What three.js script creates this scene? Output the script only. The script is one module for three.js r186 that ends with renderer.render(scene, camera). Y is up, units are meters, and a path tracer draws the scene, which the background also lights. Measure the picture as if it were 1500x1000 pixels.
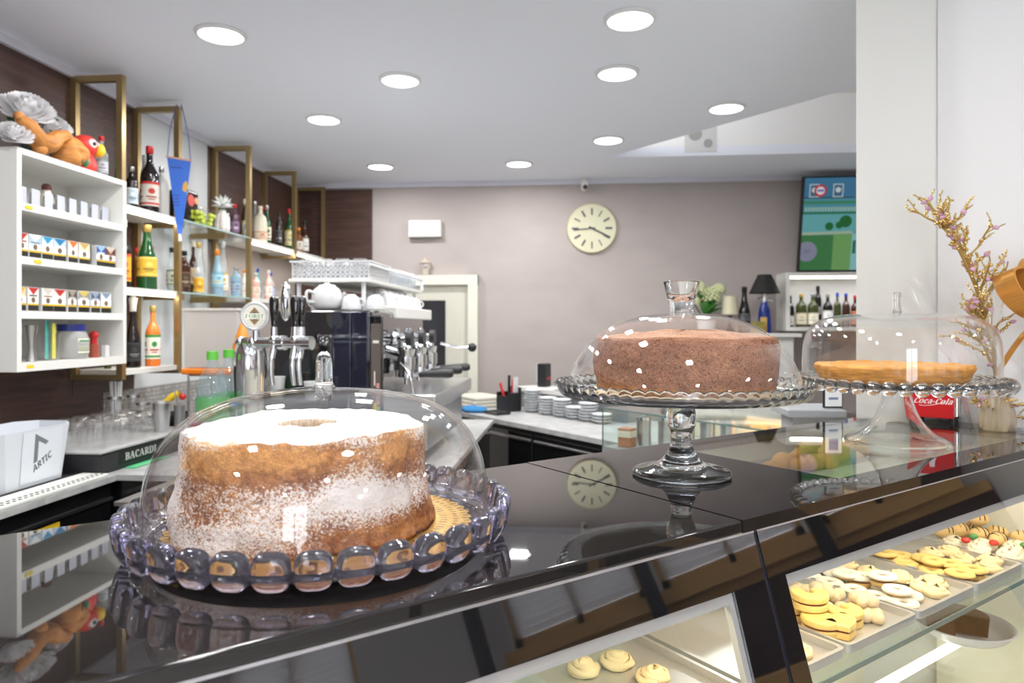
import * as THREE from 'three';
import { mergeGeometries, mergeVertices } from 'three/addons/utils/BufferGeometryUtils.js';
import { RoundedBoxGeometry } from 'three/addons/geometries/RoundedBoxGeometry.js';
import { RectAreaLightUniformsLib } from 'three/addons/lights/RectAreaLightUniformsLib.js';
import { TextGeometry } from 'three/addons/geometries/TextGeometry.js';
import { FontLoader } from 'three/addons/loaders/FontLoader.js';

// ---------------------------------------------------------------- camera, sky, exposure
const scene = new THREE.Scene();
const FOCAL = 1030;                                        // focal length in pixels of a 1500 x 1000 frame
const camera = new THREE.PerspectiveCamera(2 * Math.atan(500 / FOCAL) * 180 / Math.PI, 1.5, 0.05, 60);
camera.position.set(0, 1.6, 0);
camera.rotation.y = THREE.MathUtils.degToRad(5.1);
camera.setViewOffset(1500, 1000, 0, 22, 1500, 1000);       // a little vertical lens shift keeps the verticals upright
camera.focus = 0.95;
camera.userData.fStop = 6.3;
const renderer = new THREE.WebGLRenderer();
renderer.toneMapping = THREE.LinearToneMapping;
renderer.toneMappingExposure = 1.22;
renderer.shadowMap.enabled = true;
scene.background = new THREE.Color().setRGB(0.82, 0.9, 1.0);  // overcast daylight outside the windows
scene.backgroundIntensity = 8;
RectAreaLightUniformsLib.init();
const LAMP_POWER = 2.35;          // candela of each ceiling lamp
const LAMP_COLOR = 0xfbfaf8;

// ---------------------------------------------------------------- helpers
let seed = 7;
function rnd() { seed = (seed * 1664525 + 1013904223) >>> 0; return seed / 4294967296; }
const rr = (a, b) => a + (b - a) * rnd();
const V = (x, y, z) => new THREE.Vector3(x, y, z);
const used = new Map();
function numbered(name) { const n = used.get(name) || 0; used.set(name, n + 1); return n ? name + '_' + String(n).padStart(3, '0') : name; }
const lin = (r, g, b) => new THREE.Color().setRGB(r, g, b);
function mat(color, roughness = 0.6, metalness = 0, extra = {}) {
  const c = color instanceof THREE.Color ? color : new THREE.Color(color);
  return new THREE.MeshPhysicalMaterial({ color: c, roughness, metalness, ...extra });
}
function clean(g) {
  g = g.index ? g.toNonIndexed() : g;
  for (const k of Object.keys(g.attributes)) if (!['position', 'normal', 'uv', 'color'].includes(k)) g.deleteAttribute(k);
  if (!g.attributes.uv) g.setAttribute('uv', new THREE.BufferAttribute(new Float32Array(g.attributes.position.count * 2), 2));
  return g;
}
function obj(name, geos, material, parent) {
  geos = Array.isArray(geos) ? geos : [geos];
  const g = geos.length === 1 ? geos[0] : mergeGeometries(geos.map(clean));
  const m = new THREE.Mesh(g, material);
  m.name = parent ? name : numbered(name);
  m.castShadow = m.receiveShadow = true;
  (parent || scene).add(m);
  return m;
}
function thing(name, label, category, [x, y, z] = [0, 0, 0], turn = 0, group) {
  const o = new THREE.Group(); o.name = numbered(name); scene.add(o);
  o.position.set(x, y, z); o.rotation.y = turn;
  o.userData = { label, category };
  if (group) o.userData.group = group;
  return o;
}
function tag(o, label, category, group, kind) {
  o.userData.label = label; o.userData.category = category;
  if (group) o.userData.group = group;
  if (kind) o.userData.kind = kind;
  return o;
}
function struct(name, geos, material, parent) { const o = obj(name, geos, material, parent); if (!parent) o.userData.kind = 'structure'; return o; }
function dup(root, [x, y, z], turn, label, group) {
  const r = root.clone(); r.name = numbered(root.name.replace(/_\d{3}$/, '')); scene.add(r);
  r.position.set(x, y, z); r.rotation.y = turn; r.userData = { ...root.userData };
  if (label) r.userData.label = label;
  if (group) r.userData.group = group;
  return r;
}
// geometry shorthands
function box(w, h, d, x = 0, y = 0, z = 0) { return new THREE.BoxGeometry(w, h, d).translate(x, y, z); }
function span(x0, x1, y0, y1, z0, z1) { return box(x1 - x0, y1 - y0, z1 - z0, (x0 + x1) / 2, (y0 + y1) / 2, (z0 + z1) / 2); }
function rbox(w, h, d, r, x = 0, y = 0, z = 0, s = 2) { return new RoundedBoxGeometry(w, h, d, s, r).translate(x, y, z); }
function cyl(r0, r1, h, x = 0, y = 0, z = 0, n = 24) { return new THREE.CylinderGeometry(r1, r0, h, n).translate(x, y + h / 2, z); }
function ball(r, x = 0, y = 0, z = 0, n = 16) { return new THREE.SphereGeometry(r, n, Math.max(8, n / 2)).translate(x, y, z); }
function lathe(pts, n = 32) { return new THREE.LatheGeometry(pts.map(([r, y]) => new THREE.Vector2(Math.max(r, 0.00001), y)), n); }
function smooth(pts, n = 40) {   // smooth profile through the points
  const c = new THREE.CatmullRomCurve3(pts.map(([r, y]) => V(r, y, 0)), false, 'centripetal');
  return c.getPoints(n).map((p) => [p.x, p.y]);
}
function tube(pts, r, n = 24, sides = 8) { return new THREE.TubeGeometry(new THREE.CatmullRomCurve3(pts.map((p) => V(...p))), n, r, sides, false); }
function rod(a, b, r, n = 10, r2 = r) {
  const A = V(...a), B = V(...b), L = A.distanceTo(B);
  const g = new THREE.CylinderGeometry(r2, r, L, n);
  g.applyQuaternion(new THREE.Quaternion().setFromUnitVectors(V(0, 1, 0), B.clone().sub(A).normalize()));
  return g.translate((A.x + B.x) / 2, (A.y + B.y) / 2, (A.z + B.z) / 2);
}
function prism(poly, y0, y1) {   // horizontal polygon of [x, z] raised from y0 to y1
  const s = new THREE.Shape(poly.map(([x, z]) => new THREE.Vector2(x, -z)));
  return new THREE.ExtrudeGeometry(s, { depth: y1 - y0, bevelEnabled: false }).rotateX(-Math.PI / 2).translate(0, y0, 0);
}
function uvBox(g, scale = 1) {   // box-project uv in metres
  g = clean(g); g.computeVertexNormals();
  const p = g.attributes.position, n = g.attributes.normal, uv = g.attributes.uv;
  for (let i = 0; i < p.count; i++) {
    const ax = Math.abs(n.getX(i)), ay = Math.abs(n.getY(i)), az = Math.abs(n.getZ(i));
    if (ay >= ax && ay >= az) uv.setXY(i, p.getX(i) * scale, p.getZ(i) * scale);
    else if (ax >= az) uv.setXY(i, p.getZ(i) * scale, p.getY(i) * scale);
    else uv.setXY(i, p.getX(i) * scale, p.getY(i) * scale);
  }
  return g;
}
// value noise, tileable
function noiseGrid(n, s) { const a = new Float32Array(n * n); let q = s; for (let i = 0; i < n * n; i++) { q = (q * 1664525 + 1013904223) >>> 0; a[i] = q / 4294967296; } return a; }
const NG = noiseGrid(256, 91);
function vnoise(x, y, per = 256) {
  const xi = Math.floor(x), yi = Math.floor(y), fx = x - xi, fy = y - yi, w = (i) => ((i % per) + per) % per;
  const u = fx * fx * (3 - 2 * fx), v = fy * fy * (3 - 2 * fy);
  const a = NG[w(yi) * 256 + w(xi)], b = NG[w(yi) * 256 + w(xi + 1)], c = NG[w(yi + 1) * 256 + w(xi)], d = NG[w(yi + 1) * 256 + w(xi + 1)];
  return a + (b - a) * u + (c - a) * v + (a - b - c + d) * u * v;
}
function fbm(x, y, o = 4, per = 256) { let s = 0, a = 0.5, t = 0; for (let i = 0; i < o; i++) { s += a * vnoise(x, y, per); t += a; a *= 0.5; x *= 2; y *= 2; per = Math.min(256, per * 2); } return s / t; }
function texture(w, h, fn, srgb = true, repeat = [1, 1]) {
  const d = new Uint8Array(w * h * 4);
  for (let y = 0; y < h; y++) for (let x = 0; x < w; x++) {
    const c = fn(x / w, y / h, x, y), i = (y * w + x) * 4;
    d[i] = Math.max(0, Math.min(255, c[0])); d[i + 1] = Math.max(0, Math.min(255, c[1])); d[i + 2] = Math.max(0, Math.min(255, c[2])); d[i + 3] = 255;
  }
  const t = new THREE.DataTexture(d, w, h); t.magFilter = THREE.LinearFilter; t.minFilter = THREE.LinearFilter;
  t.wrapS = t.wrapT = THREE.RepeatWrapping; t.repeat.set(...repeat);
  if (srgb) t.colorSpace = THREE.SRGBColorSpace;
  t.needsUpdate = true; return t;
}
function canvasTex(w, h, draw) {
  const c = document.createElement('canvas'); c.width = w; c.height = h; draw(c.getContext('2d'), w, h);
  const t = new THREE.CanvasTexture(c); t.colorSpace = THREE.SRGBColorSpace; return t;
}
// the display counter stands 40 degrees turned to the room: s runs along it, t out towards the customers
const TURN = THREE.MathUtils.degToRad(40), cT = Math.cos(TURN), sT = Math.sin(TURN);
const P = (s, y, t) => [s * cT + t * sT, y, -s * sT + t * cT];
const TOP = 1.38;                                         // the counter's top

// ---------------------------------------------------------------- materials
const M = {};
M.ceiling = mat(lin(0.83, 0.865, 0.96), 0.9);
M.trim = mat(lin(0.66, 0.66, 0.74), 0.6);
const wallTex = texture(256, 256, (u, v) => { const n = (fbm(u * 32, v * 32, 4, 32) - 0.5) * 10; return [174 + n, 165 + n, 162 + n]; });
M.wall = mat(0xffffff, 0.85, 0, { map: wallTex });
M.white = mat(lin(0.74, 0.735, 0.7), 0.45);
M.column = mat(lin(0.7, 0.7, 0.66), 0.35);
M.columnPlain = mat(lin(0.74, 0.74, 0.74), 0.55);
M.cream = mat(lin(0.7, 0.69, 0.6), 0.5);
const woodTex = texture(512, 512, (u, v) => {
  const g = fbm(u * 6, v * 90, 3, 256), k = fbm(u * 3, v * 7, 3, 8), f = (g - 0.5) * 42 + (k - 0.5) * 22;
  return [72 + f * 0.9, 49 + f * 0.7, 42 + f * 0.6];
});
M.wood = mat(0xffffff, 0.45, 0, { map: woodTex });
M.gold = mat(lin(0.36, 0.26, 0.12), 0.32, 0.75);
M.goldBright = mat(lin(0.8, 0.56, 0.2), 0.25, 1);
M.chrome = mat(lin(0.82, 0.83, 0.85), 0.08, 1);
M.steel = mat(lin(0.62, 0.62, 0.63), 0.28, 1);
M.black = mat(lin(0.008, 0.008, 0.009), 0.03, 0, { clearcoat: 1, clearcoatRoughness: 0.01, ior: 1.6 });
M.blackSoft = mat(lin(0.015, 0.015, 0.017), 0.4);
M.counterGlass = mat(lin(0.018, 0.016, 0.0155), 0.02, 0, { ior: 1.62 });
M.pane = mat(0xffffff, 0.0, 0, { transmission: 1, thickness: 0, ior: 1.5 });
M.paneGreen = mat(lin(0.95, 0.985, 0.975), 0.0, 0, { transmission: 1, thickness: 0, ior: 1.5 });
M.glassEdge = mat(lin(0.12, 0.2, 0.19), 0.1);
M.acrylic = mat(0xffffff, 0.0, 0, { transmission: 1, thickness: 0, ior: 1.42 });
M.crystal = mat(lin(0.97, 0.975, 0.98), 0.0, 0, { transmission: 0.985, thickness: 0.01, ior: 1.5, attenuationColor: lin(0.97, 0.985, 1.0), attenuationDistance: 0.06 });
M.violet = mat(lin(0.94, 0.935, 0.99), 0.0, 0, { transmission: 0.985, thickness: 0.01, ior: 1.49, attenuationColor: lin(0.8, 0.76, 0.99), attenuationDistance: 0.07 });
M.blueGlass = mat(lin(0.95, 0.97, 0.985), 0.0, 0, { transmission: 0.975, thickness: 0.01, ior: 1.5, attenuationColor: lin(0.88, 0.95, 0.99), attenuationDistance: 0.05 });
M.porcelain = mat(lin(0.66, 0.66, 0.67), 0.15);
M.plasticWhite = mat(lin(0.72, 0.73, 0.76), 0.35);
M.red = mat(lin(0.62, 0.02, 0.025), 0.3);
const stoneTex = texture(256, 256, (u, v) => { const n = fbm(u * 24, v * 24, 4, 32); const k = (n - 0.5) * 44; return [176 + k, 176 + k, 176 + k]; });
M.stone = mat(0xffffff, 0.35, 0, { map: stoneTex });
M.floor = mat(lin(0.62, 0.6, 0.57), 0.35);
M.oak = mat(lin(0.62, 0.36, 0.13), 0.5);
M.lampGlow = new THREE.MeshStandardMaterial({ color: 0xffffff, emissive: new THREE.Color(LAMP_COLOR), emissiveIntensity: 6, roughness: 0.6 });
M.ledGlow = new THREE.MeshStandardMaterial({ color: 0xffffff, emissive: new THREE.Color(0xfff6e6), emissiveIntensity: 3.2, roughness: 0.6 });
// ================================================================ THE SETTING
const CEIL = 2.684, XL = -2.132, ZB = -5.232, XR = 2.6, XS = 3.9, ZR = 3.3;
struct('floor', span(XL - 0.2, XS + 0.2, -0.1, 0, ZB - 0.2, ZR + 0.2), M.floor);
{ // ceiling with the angled light well in it
  const s = new THREE.Shape([[XL - 0.2, ZB - 0.2], [XS + 0.2, ZB - 0.2], [XS + 0.2, ZR + 0.2], [XL - 0.2, ZR + 0.2]].map(([x, z]) => new THREE.Vector2(x, -z)));
  const well = [[0.2, -4.552], [2.35, -4.552], [2.35, -2.06]];
  s.holes.push(new THREE.Path(well.map(([x, z]) => new THREE.Vector2(x, -z))));
  const g = new THREE.ExtrudeGeometry(s, { depth: 0.06, bevelEnabled: false }).rotateX(-Math.PI / 2).translate(0, CEIL, 0);
  const c = struct('ceiling', g, M.ceiling);
  // walls and lid of the well
  const sides = [], H = 0.35;
  for (let i = 0; i < 3; i++) {
    const [ax, az] = well[i], [bx, bz] = well[(i + 1) % 3], L = Math.hypot(bx - ax, bz - az);
    const w = box(L + 0.04, H, 0.02, 0, CEIL + 0.06 + H / 2 - 0.04, 0); w.rotateY(-Math.atan2(bz - az, bx - ax));
    const nx = (bz - az) / L, nz = -(bx - ax) / L;
    sides.push(w.translate((ax + bx) / 2 + nx * 0.012, 0, (az + bz) / 2 + nz * 0.012));
  }
  struct('ceiling_well', sides, mat(lin(0.88, 0.88, 0.88), 0.8), c).userData.label = 'white upright faces of the angled light well';
  struct('well_lid', prism([[0.0, -4.7], [2.5, -4.7], [2.5, -1.7]], CEIL + H + 0.02, CEIL + H + 0.05), mat(lin(0.88, 0.88, 0.88), 0.8), c);
}
{ // cove light strip inside the well
  const o = thing('cove_lamp', 'light strip hidden on the slanting edge of the ceiling well', 'cove lamp', [1.29, CEIL + 0.075, -3.29]);
  const dx = 2.15, dz = 2.492, L = 3.05, a = -Math.atan2(dz, dx); o.rotation.y = a;
  obj('channel', box(L, 0.014, 0.03, 0, 0, -0.035), M.trim, o); obj('lamp_strip', box(L - 0.1, 0.006, 0.016, 0, 0.0102, -0.035), M.ledGlow, o);
  const l = new THREE.RectAreaLight(0xf6f8ff, 36, L - 0.1, 0.016); l.position.set(0, 0.0145, -0.035); l.rotation.x = Math.PI / 2 - 0.6; o.add(l);
}
// walls
const wl = struct('wall_left', span(XL - 0.15, XL, 0, CEIL, ZB - 0.15, ZR + 0.15), M.wall);
function panel(x0, x1, y0, y1, z0, z1, m, name, parent) { return obj(name, uvBox(span(x0, x1, y0, y1, z0, z1)), m, parent); }
panel(XL, XL + 0.012, 1.0, CEIL - 0.035, -2.8, ZR, M.wood, 'wood_panel', wl);
panel(XL, XL + 0.012, 1.3, CEIL - 0.035, -3.218, -2.803, M.wood, 'wood_panel', wl);
panel(XL, XL + 0.012, 1.3, CEIL - 0.035, -3.9, -3.221, mat(lin(0.62, 0.64, 0.66), 0.35), 'white_panel', wl).userData.label = 'pale grey white panel between the brown wood panels';
panel(XL, XL + 0.012, 2.1, CEIL - 0.035, -4.63, -3.903, M.wood, 'wood_panel', wl);
panel(XL, XL + 0.012, 2.1, CEIL - 0.035, ZB, -4.633, M.wood, 'wood_panel', wl);
panel(XL, XL + 0.012, 1.0, 1.3, -2.8, -2.99, M.wood, 'wood_panel', wl);
const tileTex = texture(256, 256, (u, v) => { const a = (u * 12) % 1, b = (v * 12) % 1; const j = a < 0.1 || b < 0.1; const n = vnoise(Math.floor(u * 12) * 3.1, Math.floor(v * 12) * 5.3) * 36; return j ? [96, 94, 92] : [140 + n, 138 + n, 136 + n]; }, true, [4, 4]);
panel(XL, XL + 0.01, 1.0, 1.3, -3.0, ZB, mat(0xffffff, 0.2, 0, { map: tileTex }), 'mosaic_panel', wl).userData.label = 'small grey mosaic tiling below the shelves';
const wb = struct('wall_back', span(XL - 0.15, XS + 0.2, 0, CEIL + 0.5, ZB - 0.15, ZB), M.wall);
panel(XL, -1.532, 1.0, CEIL - 0.045, ZB, ZB + 0.02, M.wood, 'wood_panel', wb);
struct('trim_1', [span(XL, XR, CEIL - 0.034, CEIL, ZB, ZB + 0.03)], M.trim);
struct('trim_2', [span(XL, XL + 0.03, CEIL - 0.034, CEIL, ZB + 0.03, ZR)], M.trim);
struct('wall_right', span(XR, XR + 0.12, 0, CEIL + 0.5, ZB, -2.3), M.wall);
struct('wall_partition', span(1.3, XS, 0, CEIL, -2.32, -2.2), M.column);
{ // pillar beside the counter's end
  const c = P(1.782, 0, -0.45), d = P(2.2, 0, -0.45);
  const pil = struct('wall_pillar', prism([[0.672, -1.752], [0.863, -1.752], [c[0], c[2]], [d[0], d[2]], [1.45, -2.3], [0.97, -2.3]], 0, CEIL), M.column);
  // painted plaster facing on the face that turns to the counter's end
  const a = P(1.7805, 0, -0.789), b = P(1.7805, 0, -0.452);
  const L = Math.hypot(b[0] - a[0], b[2] - a[2]);
  obj('plaster_face', box(0.002, CEIL, L).rotateY(TURN).translate((a[0] + b[0]) / 2, CEIL / 2, (a[2] + b[2]) / 2), M.columnPlain, pil);
}
// customers' side: windows behind and beside the camera
function windowWall(name, along, fixed, a0, a1, openings, thick) {
  const gs = [], put = (p0, p1, y0, y1) => { if (p1 - p0 > 0.001 && y1 - y0 > 0.001) gs.push(along === 'z' ? span(fixed, fixed + thick, y0, y1, p0, p1) : span(p0, p1, y0, y1, fixed, fixed + thick)); };
  let at = a0;
  for (const [p0, p1, y0, y1] of openings) { put(at, p0, 0, CEIL); put(p0, p1, 0, y0); put(p0, p1, y1, CEIL); at = p1; }
  put(at, a1, 0, CEIL);
  return struct(name, gs, mat(lin(0.6, 0.58, 0.57), 0.8));
}
const openSide = [[-2.0, -1.3, 1.6, 2.45], [-1.2, -0.3, 1.6, 2.45], [-0.2, 0.7, 1.6, 2.45], [1.8, 2.8, 0.9, 2.4]];
const openRear = [[-1.9, -0.9, 0.9, 2.35], [-0.6, 0.5, 0.1, 2.35], [0.9, 2.0, 0.9, 2.35], [2.3, 3.4, 0.9, 2.35]];
windowWall('wall_side', 'z', XS, -2.3, ZR + 0.2, openSide, 0.2);
windowWall('wall_rear', 'x', ZR, XL, XS + 0.2, openRear, 0.2);
const blind = mat(lin(0.72, 0.7, 0.7), 0.6, 0, { transmission: 0.45, thickness: 0 });
struct('wainscot', span(XS - 0.03, XS - 0.001, 0, 1.46, -2.19, 1.6), M.wood);
struct('trim_3', span(XS - 0.05, XS - 0.001, 1.461, 1.52, -2.19, 1.6), M.oak);
let wn = 0;
function windowUnit(along, fixed, [p0, p1, y0, y1], blinds) {
  const o = new THREE.Group(); o.name = 'window_' + (++wn); o.userData.kind = 'structure'; scene.add(o);
  const put = (a, b, c, d, e = 0.02, f = 0.08) => (along === 'z' ? span(fixed + e, fixed + f, c, d, a, b) : span(a, b, c, d, fixed + e, fixed + f));
  obj('window_frame', [put(p0, p0 + 0.05, y0, y1), put(p1 - 0.05, p1, y0, y1), put(p0, p1, y0, y0 + 0.06), put(p0, p1, y1 - 0.05, y1), put((p0 + p1) / 2 - 0.02, (p0 + p1) / 2 + 0.02, y0, y1)], M.oak, o);
  obj('pane', put(p0 + 0.04, p1 - 0.04, y0 + 0.05, y1 - 0.04, 0.05, 0.052), M.pane, o);
  obj('window_sill', put(p0 - 0.05, p1 + 0.05, y0 - 0.08, y0, -0.12, 0.02), M.oak, o);
  if (blinds) { const n = Math.floor((y1 - y0 - 0.1) / 0.045); const g = along === 'z' ? box(0.003, 0.046, p1 - p0 - 0.06) : box(p1 - p0 - 0.06, 0.046, 0.003); g.rotateZ(along === 'z' ? 0.35 : 0); if (along === 'x') g.rotateX(-0.35);
    for (let i = 0; i < n; i++) { const m = obj('blind_slat', g, blind, o); const y = y0 + 0.06 + (i + 0.5) * 0.045; along === 'z' ? m.position.set(fixed + 0.0, y, (p0 + p1) / 2) : m.position.set((p0 + p1) / 2, y, fixed); } }
  return o;
}
openSide.forEach((w, i) => windowUnit('z', XS, w, true));
openRear.forEach((w, i) => windowUnit('x', ZR, w, i !== 1));
{ // bench and dark posts along the window side, mirrored in the black fascia
  const b = thing('window_bench', 'oak bench along the blinds of the window wall', 'bench', [XS - 0.55, 0, -0.2]);
  obj('seat', rbox(0.4, 0.05, 3.4, 0.01, 0, 0.46, 0), M.oak, b);
  obj('backrest', rbox(0.05, 0.5, 3.4, 0.01, 0.2, 0.78, 0), M.oak, b);
  for (const z of [-1.5, 0, 1.5]) obj('leg', span(-0.17, 0.17, 0, 0.435, z - 0.03, z + 0.03), M.oak, b);
  for (const [z, k] of [[-1.25, 'between the first and second blinds'], [-0.25, 'between the second and third blinds'], [0.85, 'beside the third blind']]) {
    const q = thing('steel_post', 'slim black steel post ' + k, 'post', [XS - 0.19, 0, z]);
    obj('shaft', span(-0.04, 0.04, 0.01, CEIL - 0.01, -0.04, 0.04), M.blackSoft, q);
    obj('foot_plate', span(-0.07, 0.07, 0, 0.012, -0.07, 0.07), M.blackSoft, q);
  }
  for (const [x, z, l] of [[2.7, -0.9, 'dark cafe table near the first window'], [2.6, 0.6, 'dark cafe table near the third window']]) {
    const q = thing('cafe_table', l, 'table', [x, 0, z]);
    obj('tabletop', cyl(0.35, 0.35, 0.03, 0, 0.72, 0, 32), mat(lin(0.06, 0.035, 0.025), 0.3), q);
    obj('pedestal', [cyl(0.03, 0.03, 0.72), cyl(0.2, 0.18, 0.02)], M.blackSoft, q);
  }
}
// ---------------------------------------------------------------- ceiling lamps
const lampProto = thing('ceiling_lamp', '', 'ceiling lamp', [0, CEIL, 0], 0, 'round recessed ceiling lamps');
obj('rim', lathe([[0.079, -0.0045], [0.0795, -0.012], [0.086, -0.011], [0.0925, -0.003], [0.093, 0.0], [0.079, 0.0], [0.079, -0.0045]], 40), mat(lin(0.75, 0.75, 0.76), 0.4), lampProto);
obj('lamp_diffuser', lathe([[0, -0.0108], [0.05, -0.0104], [0.078, -0.0085], [0.0785, -0.001], [0, -0.001]], 40), M.lampGlow, lampProto);
const lampSpots = [[-1.305, -2.498], [-0.763, -3.03], [-1.306, -3.57], [-1.308, -4.655], [0.194, -2.504], [0.18, -3.03], [0.747, -3.56], [0.193, -4.108], [-0.37, -4.656],
  [-0.37, -1.95], [-1.305, -1.42], [-0.37, -1.15], [0.19, -0.3], [-0.95, -0.35], [-1.5, 0.6], [1.9, -0.1], [0.4, 0.9], [1.9, 1.3], [2.9, -0.9], [-0.5, 2.2], [2.6, 2.4]];
const lampWhere = ['above the white wall cabinet', 'above the espresso machine', 'beside the pennant frame', 'nearest the brown corner panel', 'above the plain brown cake', 'between two others in line with the clock', 'beside the angled light well', 'nearest the wall clock', 'nearest the emergency light box'];
lampSpots.forEach(([x, z], i) => {
  const o = i ? dup(lampProto, [x, CEIL, z], 0) : lampProto;
  o.position.set(x, CEIL, z); o.userData.label = lampWhere[i] ? 'round flush white ceiling lamp ' + lampWhere[i] : 'round flush white ceiling lamp over the customers side';
  const l = new THREE.RectAreaLight(LAMP_COLOR, LAMP_POWER / 0.0121, 0.11, 0.11); l.position.set(x, CEIL - 0.0125, z); l.rotation.x = -Math.PI / 2; scene.add(l);
});
// ================================================================ DISPLAY COUNTER (the stands and cakes come next)
const SB = -0.92, SF = -0.505;                             // back and front of the top, in t
const CT0 = -0.9, CT1 = 1.779;                             // the counter's ends, in s
const local = (o) => { o.rotation.y = TURN; return o; };
{
  // two black glass tops with an oblong clear window in the second one
  const a = thing('counter_top', 'black glass counter top under the dusted ring cake', 'counter top', [0, 0, 0], TURN);
  obj('slab', rbox(0.671 - CT0, 0.015, SF - SB, 0.003, (CT0 + 0.671) / 2, TOP - 0.0075, (SF + SB) / 2), M.counterGlass, a);
  const b = thing('counter_top', 'black glass counter top under the two footed cake stands', 'counter top', [0, 0, 0], TURN);
  const s0 = 0.6725, w0 = 0.97, w1 = 1.68, v0 = -0.885, v1 = -0.565, y0 = TOP - 0.015;
  const gs = [span(s0, w0, y0, TOP, SB, SF), span(w0, w1, y0, TOP, v1, SF), span(w0, w1, y0, TOP, SB, v0)];
  // the end is cut to the pillar
  gs.push(new THREE.ExtrudeGeometry(new THREE.Shape([[w1, -SF], [CT1, -SF], [CT1, 0.788], [w1, 0.865]].map(([x, y]) => new THREE.Vector2(x, y))), { depth: TOP - y0, bevelEnabled: false }).rotateX(-Math.PI / 2).translate(0, y0, 0));
  obj('slab', gs, M.counterGlass, b);
  obj('clear_pane', span(w0, w1, TOP - 0.0022, TOP - 0.0002, v0, v1), M.paneGreen, b).userData.label = 'clear glass pane let into the black top';
}
// sloping front: black glass panels with clear windows
const LEAN = THREE.MathUtils.degToRad(17), FH = 0.62;
function fascia(s0, s1, w0, w1, label) {
  const o = thing('front_glass', label, 'display front', [0, 0, 0], TURN);
  const tilt = (g) => g.rotateX(-LEAN).translate(0, 1.363, -0.5085);   // built hanging down from y = 0
  const q = (a, b, y0, y1, z0, z1) => tilt(span(a, b, -y1, -y0, z0, z1));
  obj('black_border', [q(s0, s1, 0, 0.056, -0.006, 0), q(s0, w0, 0.056, FH, -0.006, 0), q(w1, s1, 0.056, FH, -0.006, 0)], M.black, o);
  obj('clear_pane', q(w0, w1, 0.056, FH, -0.003, -0.001), M.pane, o);
  obj('spacer_bar', [q(w0, w1, 0.0565, 0.068, -0.012, -0.004), q(w1 - 0.008, w1, 0.068, FH, -0.012, -0.004), q(w0, w0 + 0.004, 0.068, FH, -0.012, -0.004)], mat(lin(0.5, 0.5, 0.48), 0.4, 0.3), o);
  obj('edge_strip', q(s0, s1, -0.001, 0.0015, -0.001, 0.001), M.steel, o);
  if (s0 > 0) obj('gasket', q(0.6955, 0.7015, 0, FH, -0.008, -0.0015), mat(lin(0.01, 0.01, 0.02), 0.3), o);
  return o;
}
fascia(CT0, 0.695, -0.75, 0.64, 'sloping black-bordered front glass below the dusted ring cake');
fascia(0.702, CT1, 0.734, CT1 - 0.05, 'sloping black-bordered front glass before the biscuit trays');
{ // body of the case
  const o = thing('display_case', 'refrigerated display case with pale inside below the black top', 'display case', [0, 0, 0], TURN);
  const inside = mat(lin(0.75, 0.73, 0.62), 0.5);
  obj('back_panel', span(CT0, CT1, 0.42, TOP - 0.016, SB + 0.004, SB + 0.02), inside, o);
  obj('end_panel', span(CT0, CT0 + 0.02, 0.42, TOP - 0.016, SB + 0.02, -0.53), inside, o);
  obj('end_panel', span(CT1 - 0.024, CT1 - 0.004, 0.42, TOP - 0.05, -0.78, -0.54), inside, o);
  obj('deck', span(CT0 + 0.02, CT1 - 0.024, 0.7, 0.74, -0.75, -0.36), mat(lin(0.6, 0.62, 0.55), 0.35), o);
  obj('plinth', span(CT0, CT1 - 0.004, 0, 0.42, -0.75, -0.24), M.blackSoft, o);
  obj('partition', span(0.497, 0.503, 1.16, TOP - 0.02, -0.85, -0.52), M.paneGreen, o);
  obj('lamp_rail', span(CT0 + 0.02, CT1 - 0.03, TOP - 0.03, TOP - 0.0165, -0.57, -0.53), M.steel, o);
  const lamp = obj('lamp_tube', span(CT0 + 0.05, CT1 - 0.06, TOP - 0.038, TOP - 0.0305, -0.562, -0.542), M.ledGlow, o);
  lamp.userData.label = 'warm white light tube under the top';
  for (const [a, b] of [[CT0 + 0.1, 0.35], [0.4, 1.05], [1.05, CT1 - 0.08]]) {
    const l = new THREE.RectAreaLight(0xffe8c0, 33, b - a, 0.018); const p = P((a + b) / 2, TOP - 0.0395, -0.552); l.position.set(...p); l.rotation.set(-Math.PI / 2, 0, TURN, 'XYZ'); l.rotation.order = 'YXZ'; l.rotation.set(-Math.PI / 2, TURN, 0); scene.add(l);
  }
  const low = obj('lamp_tube', span(0.9, CT1 - 0.1, 0.953, 0.966, -0.657, -0.647), M.ledGlow, o);
  const l2 = new THREE.RectAreaLight(0xfff0cc, 30, 0.75, 0.016); l2.position.set(...P(1.29, 0.9515, -0.652)); l2.rotation.order = 'YXZ'; l2.rotation.set(-Math.PI / 2, TURN, 0); scene.add(l2);
}
{ // shelves in the case
  const sh = thing('glass_shelf', 'thick glass shelf carrying the biscuit trays', 'shelf', [0, 0, 0], TURN);
  obj('pane', span(CT0 + 0.03, CT1 - 0.03, 1.138, 1.146, -0.895, -0.512), M.paneGreen, sh);
  obj('polished_edge', span(CT0 + 0.03, CT1 - 0.03, 1.138, 1.146, -0.512, -0.5105), M.glassEdge, sh);
  const s2 = thing('glass_shelf', 'lower glass shelf carrying the white dish of chocolate cake', 'shelf', [0, 0, 0], TURN);
  obj('pane', span(CT0 + 0.03, CT1 - 0.03, 0.97, 0.978, -0.895, -0.48), M.paneGreen, s2);
  obj('polished_edge', span(CT0 + 0.03, CT1 - 0.03, 0.97, 0.978, -0.48, -0.4785), M.glassEdge, s2);
}
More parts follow.
